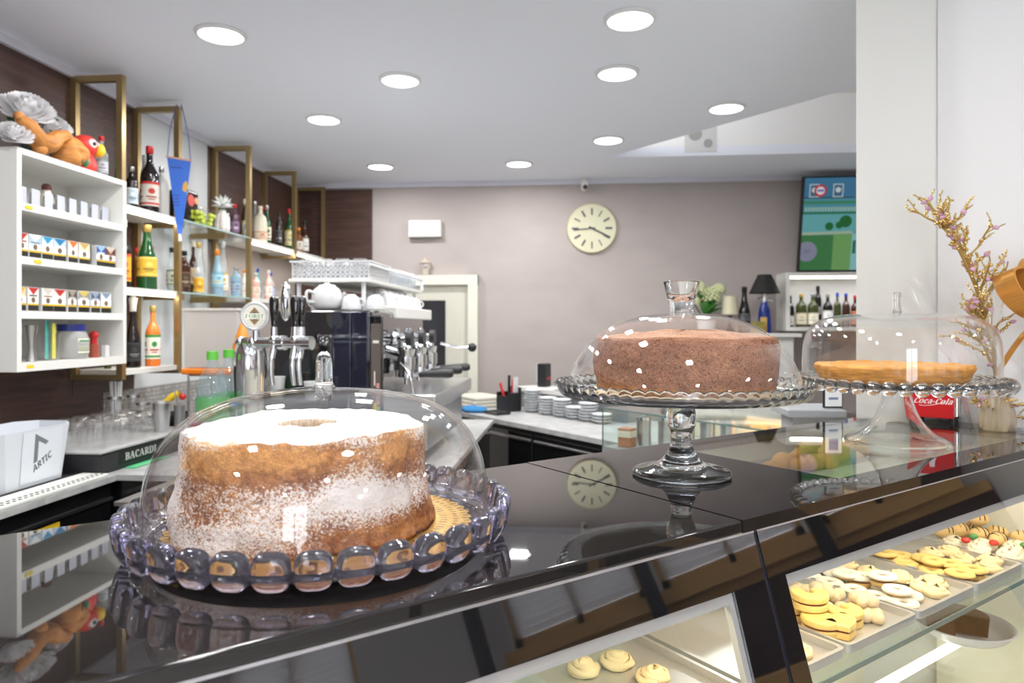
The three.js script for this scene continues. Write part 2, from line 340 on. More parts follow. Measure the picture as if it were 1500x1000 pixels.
// trays
const trayMat = mat(lin(0.6, 0.6, 0.59), 0.3, 0.6);
function trayGeo(w, d, h = 0.012) {
  const th = 0.0015, o = new THREE.Shape();
  const R = (sh, a, b, r) => { sh.moveTo(-a + r, -b); sh.lineTo(a - r, -b); sh.quadraticCurveTo(a, -b, a, -b + r); sh.lineTo(a, b - r); sh.quadraticCurveTo(a, b, a - r, b); sh.lineTo(-a + r, b); sh.quadraticCurveTo(-a, b, -a, b - r); sh.lineTo(-a, -b + r); sh.quadraticCurveTo(-a, -b, -a + r, -b); };
  R(o, w / 2, d / 2, 0.012); const hole = new THREE.Path(); R(hole, w / 2 - 0.006, d / 2 - 0.006, 0.01); o.holes.push(hole);
  const wall = new THREE.ExtrudeGeometry(o, { depth: h, bevelEnabled: false }).rotateX(-Math.PI / 2);
  const f = new THREE.Shape(); R(f, w / 2 - 0.004, d / 2 - 0.004, 0.01);
  return { rim: wall, floor: new THREE.ExtrudeGeometry(f, { depth: th, bevelEnabled: false }).rotateX(-Math.PI / 2) };
}
const TG = trayGeo(0.194, 0.335), SHELF = 1.1465;
function tray(s, label, t = -0.698, y = SHELF, g = TG) {
  const o = thing('baking_tray', label, 'tray', P(s, y, t), TURN);
  obj('rim', g.rim, trayMat, o); obj('base', g.floor, trayMat, o); return o;
}
tray(0.632, 'steel tray behind the left front glass holding two piped biscuits');
tray(0.835, 'steel tray of piped biscuits with chocolate, mostly hidden by the black border');
tray(1.036, 'steel tray of yellow glazed sandwich biscuits and pale lobed ones');
tray(1.236, 'steel tray of sugared ring biscuits and beige swirls');
tray(1.438, 'steel tray of yellow ring sandwich biscuits and pale swirls');
tray(1.64, 'steel tray of meringues with cherries and chocolate striped shells');
// ---------------------------------------------------------------- biscuits
const crumb = texture(128, 128, (u, v) => { const n = fbm(u * 32, v * 32, 3, 32) * 255; return [n, n, n]; }, false, [3, 3]);
const bis = (r, g, b, x = {}) => mat(lin(r, g, b), 0.75, 0, { bumpMap: crumb, bumpScale: 0.0008, ...x });
const MB = { yellow: bis(0.8, 0.58, 0.2), yellowGlaze: mat(lin(0.82, 0.61, 0.2), 0.28), pale: bis(0.8, 0.67, 0.44), sugar: bis(0.8, 0.74, 0.62), golden: bis(0.74, 0.5, 0.19), jam: mat(lin(0.16, 0.03, 0.02), 0.25), cream: bis(0.85, 0.7, 0.42), meringue: bis(0.88, 0.8, 0.62), choc: mat(lin(0.05, 0.02, 0.01), 0.35), cherry: mat(lin(0.6, 0.04, 0.03), 0.2), green: mat(lin(0.08, 0.3, 0.08), 0.25) };
function ringGeo(R = 0.019, r = 0.0105, h = 0.0075, y = 0, wob = 0.06, ph = 0) {
  const g = new THREE.TorusGeometry(R - r * 0.45, r, 10, 22).rotateX(Math.PI / 2), p = g.attributes.position;
  for (let i = 0; i < p.count; i++) { const x = p.getX(i), z = p.getZ(i), a = Math.atan2(z, x), k = 1 + wob * Math.sin(a * 2 + ph) + wob * 0.5 * Math.sin(a * 5 + ph * 2); let yy = p.getY(i) / r; yy = Math.sign(yy) * Math.pow(Math.abs(yy), 0.7); p.setXYZ(i, x * k, y + h / 2 + yy * h / 2, z * k); }
  g.computeVertexNormals(); return g;
}
function discGeo(R, h, y = 0, wob = 0.03, ph = 0) {
  const g = lathe([[0, 0], [R * 0.9, 0], [R, h * 0.3], [R, h * 0.7], [R * 0.92, h], [0, h * 1.02]], 22), p = g.attributes.position;
  for (let i = 0; i < p.count; i++) { const x = p.getX(i), z = p.getZ(i), a = Math.atan2(z, x), k = 1 + wob * Math.sin(a * 2 + ph); p.setXYZ(i, x * k, p.getY(i) + y, z * k); }
  g.computeVertexNormals(); return g;
}
function swirlGeo(R = 0.023, turns = 2.6, r = 0.0065, h = 0.012) {
  const pts = []; for (let i = 0; i <= 40; i++) { const k = i / 40, a = k * turns * 6.283, q = R * (1 - k * 0.82); pts.push([Math.cos(a) * q, 0.006 + k * h, Math.sin(a) * q]); }
  const g = tube(pts, r, 70, 8), p = g.attributes.position, n = g.attributes.normal;
  for (let i = 0; i < p.count; i++) { const w = 1 + 0.0; const a = (i % 9) / 9 * 6.283; const q = 0.0014 * Math.sin(a * 3 + i * 0.05); p.setXYZ(i, p.getX(i) + n.getX(i) * q, p.getY(i) + n.getY(i) * q, p.getZ(i) + n.getZ(i) * q); }
  g.computeVertexNormals(); return [g, discGeo(R * 0.95, 0.009)];
}
function lobeGeo(seed0) {
  const gs = []; for (let i = 0; i < 4; i++) { const a = seed0 + i * 1.57; gs.push(new THREE.SphereGeometry(0.0125, 14, 10).scale(1.25, 0.95, 0.85).rotateY(-a).translate(Math.cos(a) * 0.011, 0.0105, Math.sin(a) * 0.011)); }
  return gs;
}
function ringSandwich(label, top, base, group, single) {
  const o = thing('ring_biscuit', label, 'biscuit', [0, 0, 0], 0, group);
  if (!single) { obj('lower_biscuit', discGeo(0.0215, 0.0105), base, o); obj('jam_layer', discGeo(0.0206, 0.0035, 0.0105), MB.jam, o); obj('upper_ring', ringGeo(0.0215, 0.0095, 0.0105, 0.0132), top, o); }
  else { obj('lower_biscuit', discGeo(0.0195, 0.005), base, o); obj('jam_filling', discGeo(0.009, 0.003, 0.005), MB.jam, o); obj('upper_ring', ringGeo(0.021, 0.0095, 0.0105, 0.0035), top, o); }
  return o;
}
function place(proto, list, y0, labels, group, jitter = 0.35) {
  list.forEach(([s, t0, dy = 0], i) => {
    const t = Math.min(t0, -0.562);
    const p = P(s, SHELF + 0.0016 + y0 + dy, t), turn = TURN + (rnd() - 0.5) * 2 * jitter;
    if (i === 0) { proto.position.set(...p); proto.rotation.y = turn; proto.scale.setScalar(0.86); } else dup(proto, p, turn, labels, group);
  });
}
const sugarSingle = ringSandwich('sugared ring biscuit with a jam eye lying flat on its tray', MB.sugar, MB.golden, 'flat sugared ring biscuits', true);
place(sugarSingle, [[1.2, -0.705], [1.153, -0.687], [1.152, -0.645], [1.155, -0.606], [1.163, -0.566], [1.205, -0.58], [1.155, -0.73], [1.2, -0.748], [1.157, -0.79], [1.18, -0.585, 0.012], [1.185, -0.675, 0.012], [1.222, -0.72]], 0, null, 'flat sugared ring biscuits', 3);
const sugarDouble = ringSandwich('tall sugared ring sandwich biscuit with a dark jam layer', MB.sugar, MB.golden, 'tall sugared ring sandwich biscuits');
place(sugarDouble, [[1.2, -0.66], [1.204, -0.622, 0.011], [1.2, -0.788]], 0, null, 'tall sugared ring sandwich biscuits');
const swirl = thing('swirl_biscuit', 'beige piped swirl biscuit beside the sugared rings', 'biscuit', [0, 0, 0], 0, 'beige swirls beside the sugared rings');
obj('swirl', swirlGeo(), MB.cream, swirl);
place(swirl, [[1.256, -0.672], [1.28, -0.632], [1.262, -0.585], [1.258, -0.562], [1.3, -0.585], [1.262, -0.72]], 0, null, 'beige swirls beside the sugared rings', 3);
const swirl2 = dup(swirl, [0, 0, 0], 0, 'pale piped swirl biscuit beside the yellow ring sandwiches', 'pale swirls beside the yellow rings');
place(swirl2, [[1.46, -0.66], [1.478, -0.61], [1.462, -0.562], [1.505, -0.645], [1.507, -0.575]], 0, null, 'pale swirls beside the yellow rings', 3);
const swirl3 = dup(swirl, [0, 0, 0], 0, 'beige piped swirl in the tray at the black border', 'piped biscuits at the black border');
place(swirl3, [[0.87, -0.565], [0.83, -0.6], [0.81, -0.565], [0.88, -0.61]], 0, null, 'piped biscuits at the black border', 3);
const swirl4 = dup(swirl, [0, 0, 0], 0, 'beige piped swirl behind the left front glass', 'piped biscuits behind the left front glass');
place(swirl4, [[0.605, -0.6], [0.66, -0.63], [0.64, -0.58], [0.6, -0.7], [0.65, -0.69]], 0, null, 'piped biscuits behind the left front glass', 3);
const yDouble = ringSandwich('yellow glazed ring sandwich biscuit beside pale swirls', MB.yellow, MB.yellow, 'yellow ring sandwiches beside pale swirls');
place(yDouble, [[1.395, -0.64], [1.4, -0.6], [1.402, -0.562], [1.36, -0.566], [1.362, -0.7]], 0, null, 'yellow ring sandwiches beside pale swirls');
const ySingle = ringSandwich('flat yellow ring biscuit with a jam eye', MB.yellow, MB.yellow, 'flat yellow ring biscuits', true);
place(ySingle, [[1.36, -0.66], [1.356, -0.612], [1.4, -0.69], [1.362, -0.75], [1.405, -0.74], [1.38, -0.62, 0.012], [1.425, -0.575], [1.425, -0.655], [1.38, -0.672]], 0, null, 'flat yellow ring biscuits', 3);
// heart and letter shaped yellow sandwiches
function horseshoe(label, open) {
  const o = thing('glazed_biscuit', label, 'biscuit', [0, 0, 0]);
  const s = new THREE.Shape(); 
  if (open) { s.moveTo(-0.026, -0.015); s.bezierCurveTo(-0.03, 0.008, -0.012, 0.024, 0.006, 0.022); s.bezierCurveTo(0.03, 0.02, 0.034, -0.004, 0.026, -0.02); s.lineTo(0.01, -0.021); s.bezierCurveTo(0.016, -0.004, 0.006, 0.004, -0.002, 0.002); s.bezierCurveTo(-0.012, 0, -0.01, -0.01, -0.01, -0.018); s.lineTo(-0.026, -0.015); }
  else { s.moveTo(0, -0.026); s.bezierCurveTo(0.016, -0.014, 0.036, 0.002, 0.024, 0.02); s.bezierCurveTo(0.016, 0.03, 0.004, 0.024, 0, 0.014); s.bezierCurveTo(-0.004, 0.024, -0.016, 0.03, -0.024, 0.02); s.bezierCurveTo(-0.036, 0.002, -0.016, -0.014, 0, -0.026); const h = new THREE.Path(); h.absarc(0, 0.001, 0.0065, 0, 6.283, true); s.holes.push(h); }
  const layer = (h, y, b) => new THREE.ExtrudeGeometry(s, { depth: h - 2 * b, bevelEnabled: true, bevelSize: b, bevelThickness: b, bevelSegments: 3, curveSegments: 8 }).rotateX(-Math.PI / 2).translate(0, y + b, 0);
  obj('lower_biscuit', layer(0.0115, 0, 0.003), MB.yellow, o); obj('jam_layer', layer(0.003, 0.0115, 0.0005), MB.jam, o); obj('upper_biscuit', layer(0.0125, 0.0142, 0.004), MB.yellowGlaze, o);
  return o;
}
[[0.985, -0.615, 0.028, true, 2.6, 'yellow glazed horseshoe sandwich biscuit lying on top of the others'], [0.975, -0.648, 0, false, 0.4, 'yellow glazed heart biscuit at the back of its tray'], [0.966, -0.592, 0, true, 1.2, 'yellow horseshoe biscuit carrying another one'],
  [0.985, -0.572, 0, false, -0.5, 'yellow glazed heart sandwich biscuit at the tray front'], [1.03, -0.585, 0, true, 2.9, 'yellow horseshoe biscuit beside the pale lobed ones']].forEach(([s, t, dy, op, a, l]) => { const o = horseshoe(l, op); o.position.set(...P(s, SHELF + 0.0016 + dy * 0.88, t)); o.rotation.y = TURN + a; o.scale.setScalar(0.88); });
const lobe = thing('lobed_biscuit', 'pale four-lobed biscuit dusted with sugar', 'biscuit', [0, 0, 0], 0, 'pale lobed biscuits');
obj('lobes', lobeGeo(0.3), MB.pale, lobe);
place(lobe, [[1.072, -0.69], [1.058, -0.6], [1.03, -0.62], [1.07, -0.57], [1.1, -0.6], [1.1, -0.652], [1.06, -0.645, 0.018], [1.078, -0.586, 0.018]], 0, null, 'pale lobed biscuits', 3);
// meringues with cherries
const mer = thing('meringue', 'white piped meringue of the cherry tray', 'meringue', [0, 0, 0], 0, 'white meringues');
obj('swirl', swirlGeo(0.025, 2.2, 0.0075, 0.013), MB.meringue, mer);
const merAt = [[1.575, -0.665], [1.562, -0.615], [1.602, -0.622], [1.565, -0.565], [1.605, -0.57], [1.645, -0.58], [1.64, -0.565], [1.585, -0.568]];
place(mer, merAt, 0, null, 'white meringues', 3);
const ch = obj('candied_cherry', new THREE.SphereGeometry(0.0075, 12, 8).scale(1.2, 0.8, 1), MB.cherry); tag(ch, 'red candied cherry on a white meringue', 'cherry', 'red candied cherries'); 
[[1.562, -0.64], [1.603, -0.545], [1.64, -0.555], [1.59, -0.6]].forEach(([s, t], i) => { const q = P(s, SHELF + 0.0225, t); if (!i) ch.position.set(...q); else dup(ch, q, i); });
const cg = obj('candied_cherry', new THREE.SphereGeometry(0.007, 12, 8).scale(1.2, 0.8, 1), MB.green); tag(cg, 'green candied cherry on a white meringue', 'cherry', 'green candied cherries');
[[1.605, -0.642], [1.622, -0.56]].forEach(([s, t], i) => { const q = P(s, SHELF + 0.0225, t); if (!i) cg.position.set(...q); else dup(cg, q, i); });
// shells with chocolate stripes
const shell = thing('striped_shell', 'golden shell biscuit with chocolate stripes', 'biscuit', [0, 0, 0], 0, 'chocolate striped shells');
obj('shell', new THREE.SphereGeometry(0.02, 18, 12).scale(1.25, 0.85, 0.8).translate(0, 0.0165, 0), bis(0.8, 0.58, 0.26), shell);
obj('chocolate_stripes', [-0.012, -0.002, 0.009].map((x) => { const r = 0.02 * Math.sqrt(1 - (x / 0.025) ** 2); const g = new THREE.TorusGeometry(r, 0.0014, 6, 16, Math.PI); g.scale(0.8, 0.85, 1).rotateY(Math.PI / 2 + 0.3).translate(x, 0.0165, 0); return g; }), MB.choc, shell);
place(shell, [[1.62, -0.705], [1.66, -0.69], [1.655, -0.65], [1.7, -0.68], [1.648, -0.615], [1.7, -0.635], [1.7, -0.59], [1.69, -0.72], [1.68, -0.665, 0.026]], 0, null, 'chocolate striped shells', 3);
// dish with chocolate cake on the lower shelf
{
  const d = thing('white_dish', 'white oval porcelain dish on the lower glass shelf', 'dish', P(1.55, 0.9785, -0.64), TURN);
  obj('dish', lathe(smooth([[0, 0.0], [0.05, 0.0], [0.075, 0.01], [0.088, 0.026], [0.091, 0.028], [0.0895, 0.03], [0.083, 0.026], [0.07, 0.011], [0.045, 0.006], [0, 0.006]]), 40), M.porcelain, d);
  const c = thing('chocolate_cake_slice', 'wedge of dark chocolate cake in the white dish', 'cake', P(1.535, 0.985, -0.645), TURN);
  const g = new THREE.CylinderGeometry(0.055, 0.052, 0.035, 30, 1, false, 0.4, 4.6).translate(0, 0.0215, 0);
  obj('sponge', g, bis(0.13, 0.045, 0.02), c); obj('glaze', new THREE.CylinderGeometry(0.0555, 0.0555, 0.003, 30, 1, false, 0.4, 4.6).translate(0, 0.0405, 0), MB.choc, c);
}
{ // pastries under the clear pane
  const t = tray(1.33, 'steel tray of pastries under the clear pane of the top', -0.815, 1.322, trayGeo(0.36, 0.14, 0.008));
  const sup = thing('tray_shelf', 'narrow glass shelf just below the counter top', 'shelf', [0, 0, 0], TURN);
  obj('pane', span(1.12, 1.69, 1.314, 1.3215, -0.888, -0.735), M.paneGreen, sup);
  const pastry = bis(0.72, 0.33, 0.06, { clearcoat: 0.3 });
  const cr = thing('croissant', 'golden croissant under the clear pane', 'pastry', [0, 0, 0], 0, 'croissants under the clear pane');
  { const gs = []; for (let i = 0; i < 7; i++) { const k = (i - 3) / 3, a = k * 1.0; gs.push(new THREE.SphereGeometry(0.017 * (1 - 0.5 * Math.abs(k)), 14, 10).scale(0.8, 0.95, 1.1).rotateY(-a).translate(Math.sin(a) * 0.045, 0.016 * (1 - 0.35 * Math.abs(k)), (Math.cos(a) - 1) * 0.045)); } obj('crust', gs, pastry, cr); }
  const bun = thing('sweet_bun', 'round golden sweet bun under the clear pane', 'pastry', [0, 0, 0], 0, 'sweet buns under the clear pane');
  obj('crust', new THREE.SphereGeometry(0.027, 20, 12).scale(1.2, 0.65, 1).translate(0, 0.0185, 0), bis(0.8, 0.45, 0.1), bun);
  const put = (o, l) => l.forEach(([s, tt, a], i) => { const q = P(s, 1.3238, tt); if (!i) { o.position.set(...q); o.rotation.y = TURN + a; } else dup(o, q, TURN + a); });
  put(cr, [[1.215, -0.82, 0.4], [1.24, -0.775, -0.5], [1.3, -0.775, 1.0], [1.29, -0.83, 0.2]]);
  put(bun, [[1.365, -0.86, 0.2], [1.43, -0.86, 0.8], [1.36, -0.8, 2], [1.43, -0.795, 0], [1.48, -0.83, 1]]);
}
// ================================================================ CAKES, STANDS AND DOMES
function ringGrid(profile, nu, shape) {   // surface of revolution with a free shape: profile(v) -> [r, y], shape(theta, v, r, y) -> [r, y]
  const nv = profile.length - 1, pos = [], uv = [], idx = [];
  for (let j = 0; j <= nv; j++) for (let i = 0; i <= nu; i++) {
    const th = (i / nu) * Math.PI * 2, [r0, y0, v] = profile[j], [r, y] = shape(i === nu ? 0 : th, v, r0, y0);
    pos.push(Math.cos(th) * r, y, Math.sin(th) * r); uv.push(i / nu, v);
  }
  for (let j = 0; j < nv; j++) for (let i = 0; i < nu; i++) { const a = j * (nu + 1) + i, b = a + 1, c = a + nu + 1, d = c + 1; idx.push(a, c, b, b, c, d); }
  const g = new THREE.BufferGeometry();
  g.setAttribute('position', new THREE.Float32BufferAttribute(pos, 3)); g.setAttribute('uv', new THREE.Float32BufferAttribute(uv, 2)); g.setIndex(idx);
  g.computeVertexNormals();
  const n = g.attributes.normal;   // weld the seam's normals
  for (let j = 0; j <= nv; j++) { const a = j * (nu + 1), b = a + nu; const x = n.getX(a) + n.getX(b), y = n.getY(a) + n.getY(b), z = n.getZ(a) + n.getZ(b), l = Math.hypot(x, y, z) || 1; n.setXYZ(a, x / l, y / l, z / l); n.setXYZ(b, x / l, y / l, z / l); }
  return g;
}
function withV(pts, ranges) {  // add the running v to a profile, [r, y, v]
  return pts.map(([r, y], i) => [r, y, ranges[i]]);
}
// ---------------------------------------------------------------- 1: ring cake under the acrylic dome
const C1 = P(0.2624, TOP, -0.7236);
{
  const o = thing('cake_plate', 'round violet-tinted glass cake plate with a rim of large glass beads', 'cake plate', C1, 0);
  obj('plate', lathe(smooth([[0, 0.006], [0.09, 0.006], [0.16, 0.0065], [0.176, 0.011], [0.182, 0.02], [0.1805, 0.0235], [0.176, 0.0195], [0.17, 0.0135], [0.158, 0.0125], [0, 0.0125]], 60), 72), M.violet, o);
  obj('foot_ring', lathe([[0.1, 0.0], [0.106, 0.0], [0.108, 0.0065], [0.098, 0.0065], [0.1, 0.0]], 60), M.violet, o);
  const g = new THREE.SphereGeometry(1, 20, 16), p = g.attributes.position;      // a pillow-shaped bead
  for (let i = 0; i < p.count; i++) { const f = (x, e) => Math.sign(x) * Math.pow(Math.abs(x), e); p.setXYZ(i, f(p.getX(i), 0.62) * 0.0082, f(p.getY(i), 0.7) * 0.0165, f(p.getZ(i), 0.66) * 0.0159); }
  const bead = mergeVertices(g); bead.computeVertexNormals();
  for (let i = 0; i < 36; i++) { const a = (i / 36) * Math.PI * 2 + 0.04, b = obj('bead', bead, M.violet, o); b.position.set(Math.cos(a) * 0.1885, 0.026, Math.sin(a) * 0.1885); b.rotation.set(0, -a, -0.2, 'YXZ'); }
}
{
  const gold = texture(1024, 128, (u, v) => {
    const k = v * 9, c = Math.floor(k), hole = (Math.sin(u * 6.283 * 90 + c * 1.5) > 0.55 && (k % 1) > 0.25 && (k % 1) < 0.8 && v > 0.45), n = (fbm(u * 200, v * 30, 2) - 0.5) * 40;
    return hole ? [118, 78, 28] : [214 + n, 172 + n, 92 + n];
  });
  const o = obj('gold_doily', ringGrid([[0.0001, 0, 0], [0.06, 0, 0.3], [0.11, 0, 0.6], [0.135, 0.0005, 0.8], [0.154, 0.0008, 1], [0.154, 0.0015, 1], [0.135, 0.0012, 0.8], [0.11, 0.0007, 0.6], [0.0001, 0.0007, 0]], 144, (th, v, r, y) => [v > 0.95 ? r + 0.0025 * Math.sin(th * 48) : r, y]), mat(0xffffff, 0.32, 0.7, { map: gold }));
  tag(o, 'gold lace paper doily under the dusted ring cake', 'doily'); o.position.set(C1[0], TOP + 0.0128, C1[2]);
}
{
  // colour of crust and sugar, over angle and height
  const th0 = Math.atan2(-C1[2], -C1[0]);
  const blob = (x, y, cx, cy, sx, sy, rot = 0) => { const c = Math.cos(rot), s = Math.sin(rot), dx = x - cx, dy = y - cy, a = (dx * c + dy * s) / sx, b = (-dx * s + dy * c) / sy; return Math.exp(-a * a - b * b); };
  const tex = texture(2048, 640, (u, v, px, py) => {
    let f = (th0 - u * Math.PI * 2) / (Math.PI / 2); f = ((f + 2) % 4 + 4) % 4 - 2;              // -1 .. 1 across the side that the counter's customers see
    const grain = NG[(py % 256) * 256 + (px % 256)], fine = vnoise(px * 0.45, py * 0.45), mid = fbm(px * 0.06, py * 0.06, 3), big = fbm(u * 16, v * 8, 3, 16);
    if (v > 0.52) { const n = (fine - 0.5) * 16 + (mid - 0.5) * 22; const bare = v < 0.57 ? Math.max(0, (mid + big - 1.1) * 2.2) * (1 - (v - 0.52) / 0.05) : 0; const w = v > 0.84 ? Math.max(0, 0.6 - (v - 0.84) * 4 + (mid - 0.5)) : 1 - bare; return [228 * w + 190 * (1 - w) + n * 0.6, 227 * w + 140 * (1 - w) + n * 0.6, 226 * w + 82 * (1 - w) + n * 0.6]; }
    const y = v / 0.52;                                                                          // 0 bottom, 1 top of the side
    const gold = Math.min(1, 1.15 * blob(f, y, -0.42, 0.86, 0.3, 0.22) + 1.0 * blob(f, y, -0.05, 0.86, 0.26, 0.16) + 1.2 * blob(f, y, 0.5, 0.88, 0.17, 0.26) + 0.75 * blob(f, y, 0.45, 0.08, 0.42, 0.16) + 0.55 * blob(f, y, -0.2, 0.3, 0.3, 0.2) + 0.5 * blob(f, y, 0.85, 0.5, 0.16, 0.6) + (big - 0.5) * 0.9 + (mid - 0.5) * 0.5);
    const g2 = Math.max(0, gold);
    let R = 132 + 72 * g2, G = 78 + 66 * g2, B = 44 + 40 * g2; const n = (fine - 0.5) * 44 + (mid - 0.5) * 46; R += n; G += n * 0.85; B += n * 0.6;
    let sug = 0.46 + 0.45 * blob(f, y, 0.5, 0.44, 0.36, 0.19, -0.35) + 0.3 * blob(f, y, -0.92, 0.6, 0.28, 0.7) + 0.3 * blob(f, y, -0.35, 0.12, 0.4, 0.18) + 0.2 * blob(f, y, 0.0, 0.4, 0.5, 0.25) - 0.36 * blob(f, y, -0.42, 0.84, 0.3, 0.18) - 0.24 * blob(f, y, 0.0, 0.86, 0.26, 0.16) - 0.36 * blob(f, y, 0.5, 0.84, 0.13, 0.24) - 0.28 * blob(f, y, 0.5, 0.08, 0.45, 0.16) + (big - 0.5) * 0.5 + 0.12 * (y > 0.93 ? 1 : 0);
    const sp = grain * 0.22 + fine * 0.4 + vnoise(px * 0.22, py * 0.22) * 0.38;
    const s = Math.max(0, Math.min(1, (sug - sp * 1.02 + 0.06) * 4.2)) * 0.9;
    return [R + (238 - R) * s, G + (234 - G) * s, B + (232 - B) * s];
  });
  const bump = texture(1024, 320, (u, v, px, py) => { const n = fbm(px * 0.16, py * 0.16, 3) * 190 + NG[(py % 256) * 256 + (px % 256)] * 60; return [n, n, n]; }, false);
  const pr = [];
  const H = 0.104;
  for (let i = 0; i <= 26; i++) { const k = i / 26; pr.push([0.1325 - 0.0125 * k + 0.001 * Math.sin(k * 9), H * k * 0.97, 0.52 * k]); }
  pr.unshift([0.06, 0.0, 0.0]);
  pr.push([0.1165, H * 0.992, 0.54]);
  for (let i = 1; i <= 10; i++) { const k = i / 10; pr.push([0.114 - 0.083 * k, H * (1.0 + 0.028 * Math.sin(k * 3.14)), 0.55 + 0.29 * k]); }
  for (let i = 1; i <= 6; i++) { const k = i / 6; pr.push([0.03 - 0.008 * k, H * (1 - 0.5 * k), 0.84 + 0.16 * k]); }
  const g = ringGrid(pr, 220, (th, v, r, y) => {
    if (v > 0.84) return [r, y];
    const seam = [0.25, 1.02, 1.72, 2.45, 3.2, 3.95, 4.7, 5.5]; let q = 0;
    for (const a of seam) { let d = Math.abs(th - a); d = Math.min(d, 6.283 - d); q -= 0.0042 * Math.exp(-(d * d) / 0.004); }
    const fade = v < 0.54 ? 1 : Math.max(0, 1 - (v - 0.54) * 10), per = 32;
    const lump = (vnoise((th / 6.28318) * 16 % 16, v * 8, 16) - 0.5) * 0.006 + (vnoise((th / 6.28318) * 64, v * 30, 64) - 0.5) * 0.0022;
    const top = v > 0.5 ? (vnoise((th / 6.28318) * 16, 3.3 + v * 10, 16) - 0.5) * 0.008 + (vnoise((th / 6.28318) * 64, v * 40, 64) - 0.5) * 0.003 : 0;
    return [r + q * fade + lump * fade + 0.0015 * Math.sin(th * 3 + 1), y + top * (v > 0.5 ? 1 : 0)];
  });
  const o = thing('ring_cake', 'tall ring cake dusted with icing sugar on a gold doily', 'cake', [C1[0] - 0.017, TOP + 0.0143, C1[2] + 0.002]);
  obj('sponge', g, mat(0xffffff, 0.9, 0, { map: tex, bumpMap: bump, bumpScale: 0.0016 }), o);
}
function dome(name, label, pos, outer, thick, knob, knobMat, m = M.acrylic) {
  const o = thing(name, label, 'cake dome', pos, 0);
  const pts = smooth(outer, 64), inner = pts.slice().reverse().map(([r, y]) => [Math.max(0.00001, r - thick), y - (y > 0.01 ? thick : 0)]);
  obj('bell', lathe([...pts, ...inner.filter((_, i) => i > 0), pts[0]], 96), m, o);
  obj('knob', lathe(knob, 28), knobMat, o);
  return o;
}
dome('acrylic_dome', 'low clear acrylic dome with a finger knob over the dusted ring cake', [C1[0], TOP + 0.0205, C1[2]],
  [[0.1725, 0], [0.1735, 0.012], [0.1725, 0.035], [0.167, 0.062], [0.155, 0.086], [0.134, 0.107], [0.105, 0.121], [0.07, 0.1295], [0.035, 0.1335], [0.0, 0.1345]], 0.002,
  smooth([[0, 0.1335], [0.012, 0.1335], [0.0115, 0.136], [0.0095, 0.139], [0.0087, 0.15], [0.0078, 0.166], [0.005, 0.1715], [0.0015, 0.173], [0, 0.173]], 36), M.crystal);
// ---------------------------------------------------------------- 2: brown cake on the stemmed glass stand
const C2 = [0.158, TOP, -1.063];
{
  const o = thing('cake_stand', 'clear glass cake stand with scalloped plate and ball stem', 'cake stand', C2);
  obj('foot', lathe(smooth([[0, 0.0015], [0.06, 0.0], [0.071, 0.001], [0.0725, 0.005], [0.069, 0.0085], [0.058, 0.0105], [0.042, 0.014], [0.03, 0.022], [0.022, 0.032], [0.0165, 0.043]], 50).concat([[0, 0.043]]), 60), M.crystal, o);
  obj('stem', lathe(smooth([[0, 0.0425], [0.0163, 0.0425], [0.015, 0.052], [0.0148, 0.06], [0.0165, 0.066], [0.0205, 0.074], [0.0218, 0.084], [0.0205, 0.095], [0.0175, 0.103], [0.019, 0.1095], [0.028, 0.1145], [0, 0.1145]], 60), 48), M.crystal, o);
  const N2 = 64, sc = (th, k) => 1 + k * Math.abs(Math.sin(th * N2 / 2));
  const pr = smooth([[0.0001, 0.115], [0.1, 0.115], [0.165, 0.1165], [0.178, 0.12], [0.1835, 0.129], [0.185, 0.1385], [0.1825, 0.1395], [0.1795, 0.131], [0.173, 0.1245], [0.16, 0.1215], [0.0001, 0.1212]], 60).map(([r, y]) => [r, y, 0]);
  obj('plate', ringGrid(pr, 320, (th, v, r, y) => { const k = Math.max(0, Math.min(1, (y - 0.122) / 0.012)) * (r > 0.17 ? 1 : 0); return [r * (1 + k * 0.012 * (Math.abs(Math.sin(th * N2 / 2)) - 0.5)), y + k * 0.0035 * (Math.abs(Math.sin(th * N2 / 2)) - 0.6)]; }), M.blueGlass, o);
}
{
  const o = obj('gold_doily', lathe([[0, 0], [0.148, 0], [0.149, 0.0008], [0.148, 0.0014], [0, 0.0014], [0, 0]], 64), mat(lin(0.75, 0.62, 0.4), 0.45, 0.35)); tag(o, 'cream gold paper disc under the plain brown cake', 'doily');
  o.position.set(C2[0], TOP + 0.1217, C2[2]);
}
